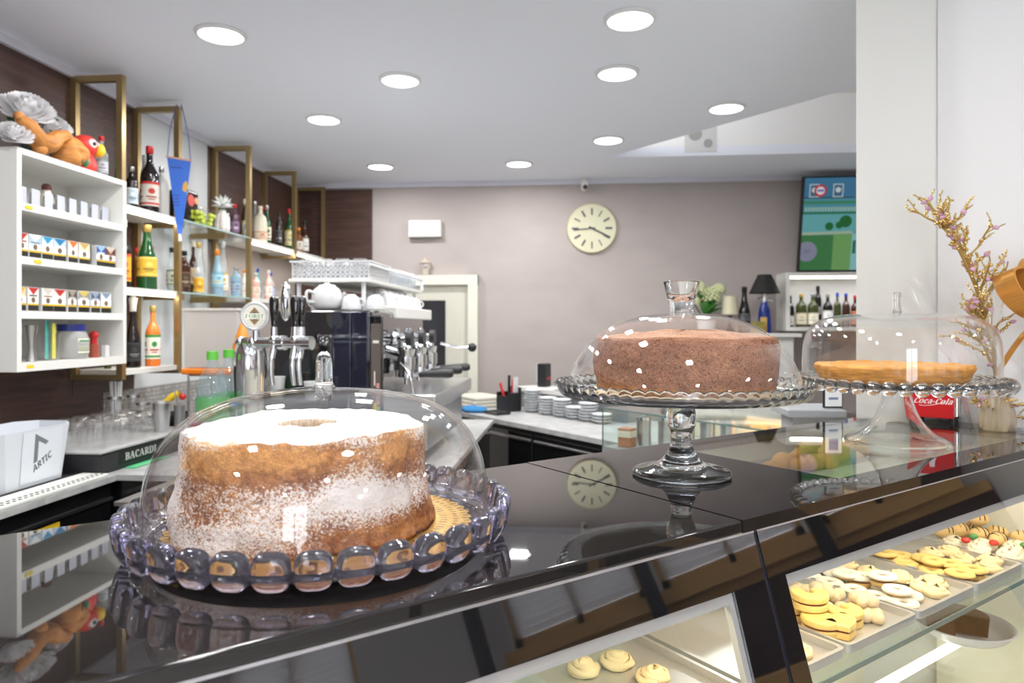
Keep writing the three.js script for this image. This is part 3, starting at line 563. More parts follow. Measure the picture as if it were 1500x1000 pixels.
{
  const tex = texture(1024, 512, (u, v, px, py) => {
    const pore = vnoise(px * 0.6, py * 0.22), mid = fbm(px * 0.06, py * 0.022, 3), big = fbm(u * 10, v * 10, 3, 10);
    let n = (pore - 0.5) * 44 + (mid - 0.5) * 34 + (big - 0.5) * 30; if (pore < 0.2) n -= 28;
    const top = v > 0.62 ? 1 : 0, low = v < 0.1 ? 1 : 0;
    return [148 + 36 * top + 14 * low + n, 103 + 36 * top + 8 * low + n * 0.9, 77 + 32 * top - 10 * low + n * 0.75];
  });
  const bump = texture(512, 256, (u, v, px, py) => { const n = fbm(px * 0.3, py * 0.11, 3) * 255; return [n, n, n]; }, false);
  const H = 0.075, pr = [[0.0001, 0, 0], [0.126, 0, 0.01]];
  for (let i = 1; i <= 16; i++) { const k = i / 16; pr.push([0.128 + 0.0065 * Math.sin(k * 2.6), 0.002 + H * k, 0.02 + 0.5 * k]); }
  for (let i = 1; i <= 18; i++) { const k = i / 18, a = k * Math.PI / 2; pr.push([k < 0.3 ? 0.1305 - 0.018 * (k / 0.3) ** 2 : Math.max(0.0001, 0.1125 * (1 - (k - 0.3) / 0.7)), k < 0.3 ? 0.002 + H + 0.0065 * Math.sin((k / 0.3) * 1.57) : 0.0835 + 0.0075 * Math.sin(((k - 0.3) / 0.7) * 1.57), 0.54 + 0.46 * k]); }
  const g = ringGrid(pr, 160, (th, v, r, y) => { const a = th / 6.28318; const n = (vnoise(a * 16, v * 9, 16) - 0.5) * 0.005 + (vnoise(a * 64, v * 40, 64) - 0.5) * 0.0018; const c = v > 0.56 ? Math.max(0, vnoise(a * 16, v * 22, 16) - 0.72) * -0.018 : 0; return [r < 0.001 ? r : r + n * 0.8, v > 0.5 ? y + n + c * Math.min(1, r / 0.03) : y]; });
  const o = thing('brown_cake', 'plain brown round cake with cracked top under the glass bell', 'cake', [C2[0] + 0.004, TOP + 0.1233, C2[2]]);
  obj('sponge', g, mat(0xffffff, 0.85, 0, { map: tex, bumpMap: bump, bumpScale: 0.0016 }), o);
}
dome('glass_dome', 'curved glass bell with flared knob over the plain brown cake', [C2[0], TOP + 0.1265, C2[2]],
  [[0.1705, 0], [0.1695, 0.008], [0.164, 0.026], [0.153, 0.048], [0.136, 0.07], [0.112, 0.09], [0.082, 0.1035], [0.05, 0.1105], [0.02, 0.113], [0, 0.1132]], 0.002,
  smooth([[0, 0.1125], [0.018, 0.1125], [0.0172, 0.116], [0.0185, 0.124], [0.0215, 0.137], [0.0262, 0.157], [0.0268, 0.1595], [0.0255, 0.16], [0.021, 0.15], [0.016, 0.138], [0.008, 0.132], [0, 0.131]], 50), M.crystal);
// ---------------------------------------------------------------- 3: flat tart on the trumpet-foot stand
const C3 = [0.607, TOP, -1.389];
{
  const o = thing('cake_stand', 'clear glass cake stand with trumpet foot and beaded rim', 'cake stand', C3);
  const outer = smooth([[0.0905, 0.0], [0.092, 0.004], [0.086, 0.009], [0.066, 0.019], [0.046, 0.038], [0.033, 0.062], [0.026, 0.085], [0.024, 0.1], [0.03, 0.109]], 50);
  obj('foot', lathe([...outer, ...outer.slice().reverse().map(([r, y]) => [r - 0.0028, y]), outer[0]], 72), M.crystal, o);
  obj('plate', lathe(smooth([[0, 0.109], [0.1, 0.109], [0.165, 0.1115], [0.178, 0.1155], [0.179, 0.121], [0.173, 0.1195], [0.163, 0.1165], [0, 0.1155]], 50), 80), M.crystal, o);
  const g = new THREE.SphereGeometry(0.0125, 18, 14).scale(0.95, 1, 1);
  for (let i = 0; i < 46; i++) { const a = (i / 46) * 6.28318, b = obj('bead', g, M.crystal, o); b.position.set(Math.cos(a) * 0.1785, 0.115, Math.sin(a) * 0.1785); b.rotation.y = -a; }
}
{
  const o = thing('flat_tart', 'flat golden pie with pinched crust under the straight-sided dome', 'pie', [C3[0] - 0.01, TOP + 0.1165, C3[2]]);
  const tex = texture(512, 256, (u, v, px, py) => { const n = (fbm(px * 0.08, py * 0.08, 4) - 0.5) * 70, e = v > 0.6 ? 1 : 0; return [205 + 14 * e + n, 142 + 12 * e + n * 0.9, 66 + n * 0.6]; });
  const pr = [[0.0001, 0, 0], [0.122, 0, 0.05], [0.127, 0.01, 0.2], [0.131, 0.021, 0.4], [0.134, 0.028, 0.55], [0.131, 0.033, 0.65], [0.124, 0.0335, 0.7], [0.117, 0.031, 0.75], [0.08, 0.031, 0.85], [0.0001, 0.032, 1]];
  obj('crust', ringGrid(pr, 160, (th, v, r, y) => { const a = th / 6.28318, e = v > 0.35 && v < 0.75 ? 1 : 0; return [r < 0.001 ? r : r + e * 0.002 * Math.sin(th * 34) + (vnoise(a * 16, v * 6, 16) - 0.5) * 0.004, y + e * 0.003 * (vnoise(a * 32, 2, 32) - 0.5)]; }), mat(0xffffff, 0.7, 0, { map: tex, clearcoat: 0.15 }), o);
}
dome('glass_dome', 'straight-sided clear dome with slim knob over the flat golden pie', [C3[0], TOP + 0.118, C3[2]],
  [[0.1655, 0], [0.1665, 0.02], [0.166, 0.05], [0.163, 0.078], [0.153, 0.1], [0.135, 0.1145], [0.105, 0.1225], [0.06, 0.1265], [0, 0.128]], 0.002,
  smooth([[0, 0.1275], [0.0085, 0.1275], [0.0072, 0.131], [0.0066, 0.145], [0.0068, 0.16], [0.0058, 0.1655], [0.0015, 0.167], [0, 0.167]], 30), M.crystal);
// ================================================================ LEFT WALL: gold frames, lit shelves, bottles
const FX = -1.888, FZ = [-2.8, -3.224, -3.963, -4.634, -5.19], LV = [2.12, 1.768, 1.416], FB = 1.376, FT = 2.656;
const frameNames = ['behind the white cabinet', 'hung with the blue pennant', 'beyond the glass shelves', 'above the cup rack', 'against the back wall'];
FZ.forEach((z, i) => {
  const o = thing('metal_shelf_stand', 'tall rectangular gold metal frame ' + frameNames[i], 'shelf stand', [0, 0, z]);
  const w = 0.026, back = XL + 0.012, bot = i > 2 ? 2.06 : FB;
  obj('outer_post', span(FX - w, FX, bot, FT, -w / 2, w / 2), M.gold, o);
  obj('inner_post', span(back, back + w, bot, FT, -w / 2, w / 2), M.gold, o);
  obj('top_bar', span(back + w, FX - w, FT - w, FT, -w / 2, w / 2), M.gold, o);
  obj('bottom_bar', span(back + w, FX - w, bot, bot + w * 0.8, -w / 2, w / 2), M.gold, o);
});
function ledShelf(z0, z1, y, label, lit = true) {
  const o = thing('lit_shelf', label, 'shelf', [0, y, (z0 + z1) / 2]);
  const L = Math.abs(z1 - z0) - 0.028;
  obj('board', box(0.222, 0.022, L, (FX + XL) / 2 + 0.002, -0.011, 0), M.white, o);
  if (lit) {
    obj('led_strip', box(0.022, 0.008, L - 0.02, FX - 0.022, -0.0262, 0), M.ledGlow, o);
    const l = new THREE.RectAreaLight(0xfff2dc, 22, 0.018, L - 0.02); l.position.set(FX - 0.022, y - 0.0315, (z0 + z1) / 2); l.rotation.x = -Math.PI / 2; scene.add(l);
  }
  return o;
}
ledShelf(FZ[0], FZ[1], LV[0], 'white shelf lit from below, holding the dark vermouth bottle');
ledShelf(FZ[0], FZ[1], LV[1], 'white shelf lit from below, holding the green bitter bottle');
ledShelf(FZ[0], FZ[1], LV[2], 'lowest white shelf with the striped-label bottle', false);
ledShelf(FZ[2], FZ[3], LV[0], 'white lit shelf holding the cream ceramic jug');
ledShelf(FZ[3], FZ[4], LV[0], 'white lit shelf in the corner by the back wall');
ledShelf(FZ[2], FZ[3], LV[1], 'white shelf crowded with small coloured bottles', false);
function glassShelf(z0, z1, y, label) {
  const o = thing('glass_shelf', label, 'shelf', [0, y, (z0 + z1) / 2]); const L = Math.abs(z1 - z0) - 0.028;
  obj('pane', box(0.225, 0.008, L, (FX + XL) / 2 + 0.004, -0.004, 0), M.paneGreen, o);
  obj('polished_edge', box(0.0015, 0.008, L, FX - 0.001, -0.004, 0), mat(lin(0.3, 0.42, 0.4), 0.1), o);
  for (const z of [-L / 2 + 0.24, L / 2 - 0.05]) obj('bracket', box(0.2, 0.03, 0.02, (FX + XL) / 2, -0.023, z), M.gold, o);
}
glassShelf(FZ[1], FZ[2], LV[0], 'upper glass shelf below the blue pennant');
glassShelf(FZ[1], FZ[2], LV[1], 'glass shelf with whisky and pale blue bottles');
// ---------------------------------------------------------------- bottles
const SHAPES = {
  liquor: [[0, 0], [0.93, 0], [1, 0.02], [1, 0.52], [0.94, 0.58], [0.6, 0.68], [0.38, 0.74], [0.35, 0.9]],
  wine: [[0, 0], [0.95, 0], [1, 0.02], [1, 0.58], [0.9, 0.66], [0.5, 0.74], [0.37, 0.8], [0.35, 0.93]],
  slope: [[0, 0], [0.93, 0], [1, 0.02], [0.98, 0.4], [0.85, 0.52], [0.58, 0.66], [0.42, 0.78], [0.38, 0.92]],
  slim: [[0, 0], [0.95, 0], [1, 0.01], [1, 0.66], [0.8, 0.74], [0.5, 0.8], [0.45, 0.93]],
  jug: [[0, 0], [0.9, 0], [0.98, 0.02], [1, 0.3], [0.96, 0.58], [0.75, 0.72], [0.35, 0.8], [0.3, 0.9]],
  squat: [[0, 0], [0.95, 0], [1, 0.02], [1, 0.6], [0.92, 0.68], [0.5, 0.76], [0.4, 0.86]],
};
const GL = {
  dark: mat(lin(0.012, 0.008, 0.008), 0.06), green: mat(lin(0.012, 0.07, 0.02), 0.06), olive: mat(lin(0.05, 0.06, 0.012), 0.06), amber: mat(lin(0.16, 0.05, 0.012), 0.08), brown: mat(lin(0.05, 0.018, 0.01), 0.08), purple: mat(lin(0.09, 0.035, 0.06), 0.1),
  clear: mat(lin(0.9, 0.93, 0.93), 0.02, 0, { transmission: 0.8, thickness: 0 }), blue: mat(lin(0.5, 0.72, 0.85), 0.05, 0, { transmission: 0.55, thickness: 0 }), teal: mat(lin(0.05, 0.3, 0.36), 0.08), white: mat(lin(0.75, 0.74, 0.7), 0.25), cream: mat(lin(0.72, 0.66, 0.52), 0.35), pink: mat(lin(0.7, 0.45, 0.4), 0.2), orange: mat(lin(0.75, 0.2, 0.04), 0.1), grey: mat(lin(0.42, 0.42, 0.4), 0.3), deepblue: mat(lin(0.01, 0.03, 0.2), 0.06), gold: mat(lin(0.62, 0.42, 0.1), 0.25, 0.7),
};
const CAP = { red: mat(lin(0.55, 0.02, 0.02), 0.3), gold: mat(lin(0.7, 0.5, 0.16), 0.3, 0.6), black: mat(lin(0.01, 0.01, 0.01), 0.4), white: mat(lin(0.62, 0.62, 0.62), 0.35), silver: M.steel, orange: mat(lin(0.8, 0.25, 0.02), 0.35), cream: mat(lin(0.75, 0.68, 0.52), 0.5), blue: mat(lin(0.02, 0.06, 0.4), 0.3), green: mat(lin(0.12, 0.5, 0.06), 0.4) };
const labelMat = {};
function labelTex(bg, ink, accent) {
  const key = bg + ink + accent;
  if (!labelMat[key]) labelMat[key] = mat(0xffffff, 0.6, 0, { map: (() => { const t = canvasTex(256, 128, (c, w, h) => {
    c.fillStyle = bg; c.fillRect(0, 0, w, h);
    for (let k = 0; k < 4; k++) { const x = k * 64; c.fillStyle = accent; c.fillRect(x, 0, 64, 14); c.fillRect(x, h - 18, 64, 10); c.beginPath(); c.arc(x + 32, 50, 15, 0, 7); c.fill(); c.fillStyle = ink; c.fillRect(x + 8, 76, 48, 8); c.fillRect(x + 16, 90, 32, 5); }
  }); return t; })() });
  return labelMat[key];
}
function bottle(label, group, [x, y, z], h, r, shape, glass, cap, lab, turn = 0, name = 'bottle') {
  const o = thing(name, label, 'bottle', [x, y, z], turn, group);
  const pts = SHAPES[shape].map(([a, b]) => [a * r, b * h]), nr = pts[pts.length - 1][0], ny = pts[pts.length - 1][1];
  const body = pts.slice(0, 4).concat(smooth(pts.slice(3), 14).slice(1)); body.push([nr * 0.7, ny + 0.001], [0, ny + 0.001]);
  obj('body', lathe(body, 24), GL[glass], o);
  obj('cap', lathe([[0, h], [nr * 1.1, h], [nr * 1.18, h * 0.99], [nr * 1.18, h * 0.89], [0, h * 0.89]], 20), CAP[cap], o);
  if (lab) { const [bg, ink, acc, lo = 0.14, hi = 0.5] = lab; const g = new THREE.CylinderGeometry(r * 1.012, r * 1.012, (hi - lo) * h, 24, 1, true).translate(0, (hi + lo) / 2 * h, 0); obj('label', g, labelTex(bg, ink, acc), o); }
  if (glass === 'clear' && h > 0.2) obj('liquid', lathe([[0, 0.004], [r * 0.9, 0.004], [r * 0.92, h * 0.4], [0, h * 0.4]], 20), mat(lin(0.85, 0.88, 0.9), 0.02, 0, { transmission: 0.8, thickness: 0 }), o);
  return o;
}
const B1 = 'bottles on the upper wall shelves', B2 = 'bottles on the middle wall shelves', B3 = 'bottles on the lowest wall shelf';
const Y1 = LV[0] + 0.0005, Y2 = LV[1] + 0.0005, Y3 = LV[2] + 0.0005;
bottle('small green bottle with orange label beside the white cabinet', B1, [-1.984, Y1, -2.90], 0.19, 0.024, 'liquor', 'green', 'green', ['#e39a1e', '#7a3d10', '#f3c04d']);
bottle('dark squat bottle with pale blue label and silver top', B1, [-1.984, Y1, -2.995], 0.197, 0.027, 'squat', 'dark', 'silver', ['#b9cfdc', '#50606c', '#dfe9ee']);
bottle('big dark vermouth bottle with red cap and red-white emblem', B1, [-1.955, Y1, -3.085], 0.31, 0.04, 'liquor', 'dark', 'red', ['#c9c2b8', '#8c1b16', '#b3231c', 0.1, 0.46]);
bottle('slim white-capped bottle behind the pennant', B1, [-2.03, Y1, -3.16], 0.29, 0.017, 'slim', 'grey', 'white', ['#e8e6df', '#888', '#cfcabd']);
bottle('wide grey ribbed flask beside the pennant post', B1, [-1.95, Y1, -3.17], 0.235, 0.033, 'jug', 'grey', 'silver', null);
bottle('thin black bottle behind the silver wrapped gift', B1, [-1.984, Y1, -3.875], 0.18, 0.016, 'slim', 'dark', 'silver', null);
bottle('round plum-coloured bottle at the third gold post', B1, [-1.97, Y1, -3.93], 0.19, 0.026, 'squat', 'purple', 'red', ['#8b6f8c', '#d9cddb', '#5a4360']);
bottle('pale low bottle before the cream jug', B1, [-1.984, Y1, -4.12], 0.143, 0.021, 'squat', 'blue', 'white', ['#dfe4e6', '#667', '#b7c3c9']);
bottle('narrow dark bottle with beige stopper', B1, [-2.04, Y1, -4.2], 0.269, 0.018, 'slim', 'brown', 'cream', ['#d8cfae', '#664', '#b9a86a']);
bottle('cream ceramic jug bottle with rounded shoulders', B1, [-1.964, Y1, -4.25], 0.233, 0.043, 'jug', 'cream', 'cream', ['#d6cbb0', '#b33b2a', '#c9552f', 0.1, 0.3]);
bottle('clear bottle with tall silver cap beside the cream jug', B1, [-2.035, Y1, -4.33], 0.279, 0.024, 'liquor', 'clear', 'silver', ['#dfe3e6', '#445', '#9fb0ba']);
bottle('green bottle with silver cap and white triangle label', B1, [-1.984, Y1, -4.39], 0.262, 0.027, 'liquor', 'green', 'silver', ['#e6e0c8', '#333', '#2c5a33']);
bottle('dark bottle with small red cap next to the green one', B1, [-2.03, Y1, -4.455], 0.262, 0.021, 'slim', 'dark', 'red', ['#d9d4c7', '#222', '#7a1d18']);
bottle('small black bottle with dark label by the fourth gold post', B1, [-1.95, Y1, -4.5], 0.23, 0.02, 'slim', 'dark', 'black', ['#3b3a3d', '#ccc', '#5c5b60']);
bottle('greyish green bottle with red top past the fourth gold post', B1, [-1.984, Y1, -4.74], 0.297, 0.029, 'liquor', 'green', 'red', ['#e3ddb4', '#3a4a2a', '#cdbf6a']);
bottle('amber whisky bottle with orange stopper in the corner', B1, [-1.964, Y1, -4.86], 0.181, 0.032, 'squat', 'amber', 'orange', ['#d7d2ca', '#5a3a20', '#8a6a4a']);
bottle('whisky bottle with white label in the corner shelf', B1, [-1.984, Y1, -5.03], 0.258, 0.029, 'liquor', 'brown', 'black', ['#e9e7e0', '#555', '#c9c4b8']);
bottle('tall bottle with gold top and yellow-red label', B2, [-1.984, Y2, -2.945], 0.304, 0.027, 'liquor', 'dark', 'cream', ['#e0a22a', '#a8321e', '#c8502a', 0.1, 0.5]);
bottle('big green bitter bottle with broad yellow label', B2, [-1.955, Y2, -3.065], 0.296, 0.042, 'slope', 'green', 'gold', ['#d9b23c', '#5a4a12', '#e6c965', 0.2, 0.5]);
bottle('thin dark red bottle beside the green bitter', B2, [-2.05, Y2, -3.13], 0.202, 0.015, 'slim', 'amber', 'red', null);
bottle('clear bottle with red and gold label at the second gold post', B2, [-2.0, Y2, -3.17], 0.21, 0.02, 'slim', 'clear', 'red', ['#d8c9a0', '#7a2a1c', '#b88a2c']);
bottle('clear flask with dark stopper past the second gold post', B2, [-1.984, Y2, -3.31], 0.221, 0.023, 'liquor', 'clear', 'black', ['#b9c2b4', '#445', '#6d7a68']);
bottle('square-shouldered dark whisky bottle', B2, [-1.984, Y2, -3.42], 0.216, 0.032, 'squat', 'brown', 'black', ['#3a2a20', '#b9a68c', '#6a4a34']);
bottle('bottle with gold foil neck and orange-yellow label', B2, [-1.955, Y2, -3.51], 0.27, 0.026, 'slope', 'clear', 'gold', ['#e2a72c', '#77420f', '#f0c65a', 0.04, 0.32]);
bottle('dark bottle with beige band labels', B2, [-2.03, Y2, -3.59], 0.288, 0.022, 'liquor', 'brown', 'cream', ['#c9a983', '#4a2f1c', '#dcc4a2', 0.2, 0.5]);
bottle('narrow bottle with pale stopper behind the blue one', B2, [-2.06, Y2, -3.66], 0.291, 0.015, 'slim', 'clear', 'cream', ['#c9a983', '#4a2f1c', '#dcc4a2', 0.05, 0.3]);
bottle('pale blue gin bottle with orange cap', B2, [-1.96, Y2, -3.71], 0.25, 0.031, 'slope', 'blue', 'orange', ['#a8cfdc', '#d9b23c', '#6fa6c0', 0.2, 0.5]);
bottle('clear bottle with white label and gold seal', B2, [-1.984, Y2, -3.82], 0.313, 0.028, 'slope', 'clear', 'white', ['#e9ebec', '#c79b2c', '#d8b04a', 0.12, 0.42]);
bottle('short grey-blue bottle at the third gold post', B2, [-1.95, Y2, -3.905], 0.176, 0.028, 'squat', 'blue', 'silver', ['#9fb3c6', '#445', '#7088a0']);
bottle('small white bottle past the third gold post', B2, [-1.984, Y2, -4.08], 0.173, 0.021, 'liquor', 'white', 'orange', ['#e9e6de', '#a33', '#cfc9bc']);
bottle('small peach-coloured bottle with pale label', B2, [-1.95, Y2, -4.16], 0.159, 0.026, 'squat', 'pink', 'white', ['#e6d6c6', '#855', '#d9a78c']);
bottle('teal bottle with blue cap', B2, [-1.984, Y2, -4.26], 0.195, 0.022, 'liquor', 'teal', 'blue', ['#2f8fa6', '#e9f4f6', '#176b80']);
bottle('pale pink bottle beside the teal one', B2, [-1.95, Y2, -4.34], 0.19, 0.025, 'liquor', 'pink', 'white', ['#efe0da', '#a66', '#d9b3a7']);
bottle('small clear bottle with blue label behind the taps', B2, [-1.984, Y2, -4.45], 0.182, 0.023, 'liquor', 'clear', 'blue', ['#9cc0e6', '#1d3a7a', '#4a7ac0']);
{
  const o = bottle('dark bottle with tall black and white stopper', B3, [-1.97, Y3, -2.985], 0.281, 0.032, 'slope', 'dark', 'white', ['#26262a', '#8a8a90', '#3a3a40', 0.1, 0.4]);
  obj('crown_stopper', [cyl(0.014, 0.02, 0.04, 0, 0.272, 0, 16), ball(0.012, 0, 0.316, 0, 12)], CAP.white, o);
}
bottle('red bitter bottle with white, red and green striped label', B3, [-1.955, Y3, -3.11], 0.28, 0.032, 'liquor', 'orange', 'gold', ['#efeae0', '#b02318', '#2f8f3c', 0.12, 0.52]);
bottle('slim dark bottle beside the white cabinet on the lowest shelf', B3, [-2.03, Y3, -2.9], 0.193, 0.014, 'slim', 'olive', 'black', null);
{ // pennant on the second frame
  const o = thing('pennant', 'long blue triangular pennant with gold badge hanging from the gold frame', 'pennant', [FX + 0.014, 2.4, -3.19], 0.42);
  const tex = canvasTex(256, 512, (c, w, h) => { c.fillStyle = '#1d5fc4'; c.fillRect(0, 0, w, h); c.fillStyle = '#0f3f96'; for (let i = 0; i < 4; i++) c.fillRect(70, 250 + i * 22, 60, 8); c.fillRect(40, 60, 120, 10); c.fillStyle = '#c99a2e'; c.beginPath(); c.moveTo(170, 170); c.lineTo(205, 150); c.lineTo(220, 190); c.lineTo(195, 230); c.lineTo(160, 215); c.fill(); });
  const s = new THREE.Shape([new THREE.Vector2(-0.052, 0), new THREE.Vector2(0.052, -0.012), new THREE.Vector2(0.012, -0.36), new THREE.Vector2(-0.006, -0.36)]);
  const g = new THREE.ExtrudeGeometry(s, { depth: 0.003, bevelEnabled: false }); const p = g.attributes.position, uv = g.attributes.uv;
  for (let i = 0; i < p.count; i++) uv.setXY(i, (p.getX(i) + 0.055) / 0.11, 1 + p.getY(i) / 0.36);
  obj('cloth', g, mat(0xffffff, 0.5, 0, { map: tex, sheen: 0.4 }), o);
  obj('top_rod', rod([-0.056, 0.003, 0.0015], [0.056, -0.009, 0.0015], 0.005), mat(lin(0.6, 0.35, 0.25), 0.4), o);
  obj('fringe', [rod([0.003, -0.36, 0.0015], [0.005, -0.395, 0.0015], 0.006, 8, 0.009)], CAP.white, o);
  obj('cord', [tube([[-0.05, 0.004, 0.0015], [-0.038, 0.13, 0.004], [-0.01, 0.255, 0.004]], 0.0022), tube([[0.05, -0.008, 0.0015], [0.038, 0.12, 0.004], [0.01, 0.255, 0.004]], 0.0022)], mat(lin(0.1, 0.12, 0.3), 0.7), o);
}
{ // things on the upper glass shelf
  const a = thing('black_gift_box', 'dark tin with red and orange design on the upper glass shelf', 'tin', [-1.99, Y1, -3.43]);
  obj('tin_body', rbox(0.1, 0.17, 0.11, 0.012, 0, 0.087, 0), GL.dark, a);
  obj('red_design', [cyl(0.03, 0.03, 0.003, 0, 0, 0, 24).rotateZ(Math.PI / 2).translate(0.0515, 0.12, 0.02)], mat(lin(0.5, 0.05, 0.04), 0.4), a);
  obj('orange_design', [cyl(0.018, 0.018, 0.003, 0, 0, 0, 20).rotateZ(Math.PI / 2).translate(0.0515, 0.125, -0.03)], mat(lin(0.6, 0.28, 0.14), 0.4), a);
  const b = thing('sweet_jar', 'clear box of yellow-green sweets on the upper glass shelf', 'jar', [-1.96, Y1, -3.5]);
  obj('box', rbox(0.1, 0.09, 0.2, 0.01, 0.02, 0.046, 0), M.pane, b);
  const sweets = []; for (let i = 0; i < 36; i++) sweets.push(ball(0.013, rr(-0.015, 0.055), 0.017 + Math.floor(i / 12) * 0.022, rr(-0.08, 0.08), 10));
  const sw = obj('sweets', sweets, mat(lin(0.5, 0.6, 0.05), 0.4), b); sw.userData.kind = 'stuff';
  const c = thing('wrapped_gift', 'small gift in white tissue with a spiky silver bow', 'gift', [-1.955, Y1, -3.76]);
  const body = ringGrid([[0.0001, 0, 0], [0.034, 0, 0.1], [0.037, 0.03, 0.3], [0.034, 0.09, 0.6], [0.016, 0.118, 0.8], [0.014, 0.126, 0.9], [0.0001, 0.127, 1]], 48, (th, v, r, y) => [r * (1 + 0.08 * Math.sin(th * 7) + 0.04 * Math.sin(th * 13 + v * 6)), y]);
  obj('wrapping', body, mat(lin(0.68, 0.62, 0.6), 0.6), c);
  const spikes = []; for (let i = 0; i < 22; i++) { const a = i * 2.4, e = -0.2 + (i / 22) * 1.5; const d = V(Math.cos(a) * Math.cos(e), Math.sin(e), Math.sin(a) * Math.cos(e)).multiplyScalar(0.062); spikes.push(rod([0, 0.155, 0], [d.x, 0.155 + d.y, d.z], 0.017, 4, 0.001)); }
  obj('bow', spikes, mat(lin(0.72, 0.72, 0.7), 0.35, 0.2), c);
  obj('ribbon', new THREE.TorusGeometry(0.0165, 0.004, 8, 20).rotateX(Math.PI / 2).translate(0, 0.122, 0), mat(lin(0.5, 0.65, 0.5), 0.5), c);
}
{ // clear plastic bin with an orange tray, below the glass shelves
  const o = thing('plastic_bin', 'cloudy plastic bin with beige paper rolls and orange base tray', 'bin', [-1.62, 1.385, -3.12]);
  const frosted = mat(lin(0.8, 0.77, 0.74), 0.35, 0, { transmission: 0.45, thickness: 0 });
  obj('bin_walls', [rbox(0.245, 0.26, 0.006, 0.003, 0, 0.16, 0.11), rbox(0.245, 0.26, 0.006, 0.003, 0, 0.16, -0.11), rbox(0.006, 0.26, 0.22, 0.003, 0.12, 0.16, 0), rbox(0.006, 0.26, 0.22, 0.003, -0.12, 0.16, 0)], frosted, o);
  obj('bin_lip', [rbox(0.26, 0.012, 0.24, 0.004, 0, 0.29, 0)], frosted, o);
  obj('orange_tray', rbox(0.27, 0.028, 0.25, 0.01, 0, 0.014, 0), mat(lin(0.8, 0.2, 0.01), 0.35), o);
  obj('paper_roll', cyl(0.05, 0.05, 0.21, 0, -0.105, 0, 28).rotateZ(Math.PI / 2).translate(0, 0.082, 0.03), mat(lin(0.62, 0.46, 0.3), 0.8), o);
  obj('paper_roll', cyl(0.045, 0.045, 0.21, 0, -0.105, 0, 28).rotateZ(Math.PI / 2).translate(0, 0.165, -0.03), mat(lin(0.66, 0.52, 0.38), 0.8), o);
}
{ // stand under the bin
  const o = thing('wire_stand', 'steel wire stand carrying the plastic bin', 'stand', [-1.62, 1.08, -3.12]);
  for (const [x, z] of [[-0.11, -0.1], [0.11, -0.1], [-0.11, 0.1], [0.11, 0.1]]) obj('leg', rod([x, 0.001, z], [x, 0.303, z], 0.005), M.steel, o);
  obj('top_ring', [rod([-0.11, 0.3, -0.1], [0.11, 0.3, -0.1], 0.004), rod([-0.11, 0.3, 0.1], [0.11, 0.3, 0.1], 0.004), rod([-0.11, 0.3, -0.1], [-0.11, 0.3, 0.1], 0.004), rod([0.11, 0.3, -0.1], [0.11, 0.3, 0.1], 0.004)], M.steel, o);
}
// ================================================================ WHITE CABINET
const CX = -1.864, CZ0 = -2.202, CZ1 = -2.78, CB = 1.446, CTOP = 2.204, CXB = XL + 0.013;
{
  const o = thing('wall_cabinet', 'white open wall cabinet with four compartments of cigarette packs and bar things', 'cabinet', [0, 0, 0]);
  obj('end_panel', span(CXB, CX, CB, CTOP, CZ0 - 0.02, CZ0), M.white, o);
  obj('end_panel', span(CXB, CX, CB, CTOP, CZ1, CZ1 + 0.02), M.white, o);
  obj('back_panel', span(CXB, CXB + 0.01, CB, CTOP, CZ1 + 0.02, CZ0 - 0.02), M.white, o);
  obj('top_board', span(CXB, CX, CTOP - 0.02, CTOP, CZ1 + 0.02, CZ0 - 0.02), M.white, o);
  obj('bottom_board', span(CXB, CX, CB, CB + 0.03, CZ1 + 0.02, CZ0 - 0.02), M.white, o);
  for (const y of [2.021, 1.839, 1.653]) { const s = obj('shelf', span(CXB + 0.01, CX - 0.002, y - 0.026, y, CZ1 + 0.02, CZ0 - 0.02), M.white, o); }
  const tagM = mat(lin(0.75, 0.55, 0.02), 0.5);
  for (const [y, z] of [[2.008, -2.245], [1.826, -2.285], [1.462, -2.25]]) obj('price_tag', span(CX - 0.0015, CX + 0.0005, y - 0.006, y + 0.006, z - 0.026, z + 0.006), tagM, o);
}
// acrylic card holders on the top compartment
const holder = thing('card_holder', 'small acrylic holder with a white card in the top compartment', 'card holder', [0, 0, 0], 0, 'white card holders in a row');
obj('stand', [box(0.036, 0.004, 0.044, 0, 0.002, 0), box(0.003, 0.05, 0.044, -0.006, 0.026, 0)], mat(lin(0.55, 0.58, 0.62), 0.1, 0, { transmission: 0.5, thickness: 0 }), holder);
obj('card', box(0.002, 0.058, 0.044, 0.0, 0.036, 0), mat(lin(0.48, 0.5, 0.57), 0.5), holder);
for (let i = 0; i < 8; i++) { const q = [CX - 0.045, 2.0215, CZ0 - 0.075 - i * 0.062]; if (i) dup(holder, q, 0.1); else { holder.position.set(...q); holder.rotation.y = 0.1; } }
{
  const o = thing('penguin_figurine', 'small cream and dark bird figurine among the card holders', 'figurine', [CX - 0.1, 2.0215, -2.46], 0.5);
  obj('figure', lathe(smooth([[0, 0], [0.02, 0.0], [0.026, 0.02], [0.024, 0.05], [0.015, 0.078], [0.013, 0.09], [0, 0.103]]), 20), GL.cream, o);
  obj('hood', lathe(smooth([[0, 0.112], [0.012, 0.108], [0.0165, 0.096], [0.0155, 0.086]]), 20), mat(lin(0.13, 0.03, 0.03), 0.5), o);
  obj('wing', ball(0.012, 0.012, 0.05, 0.021, 12), GL.brown, o);
}
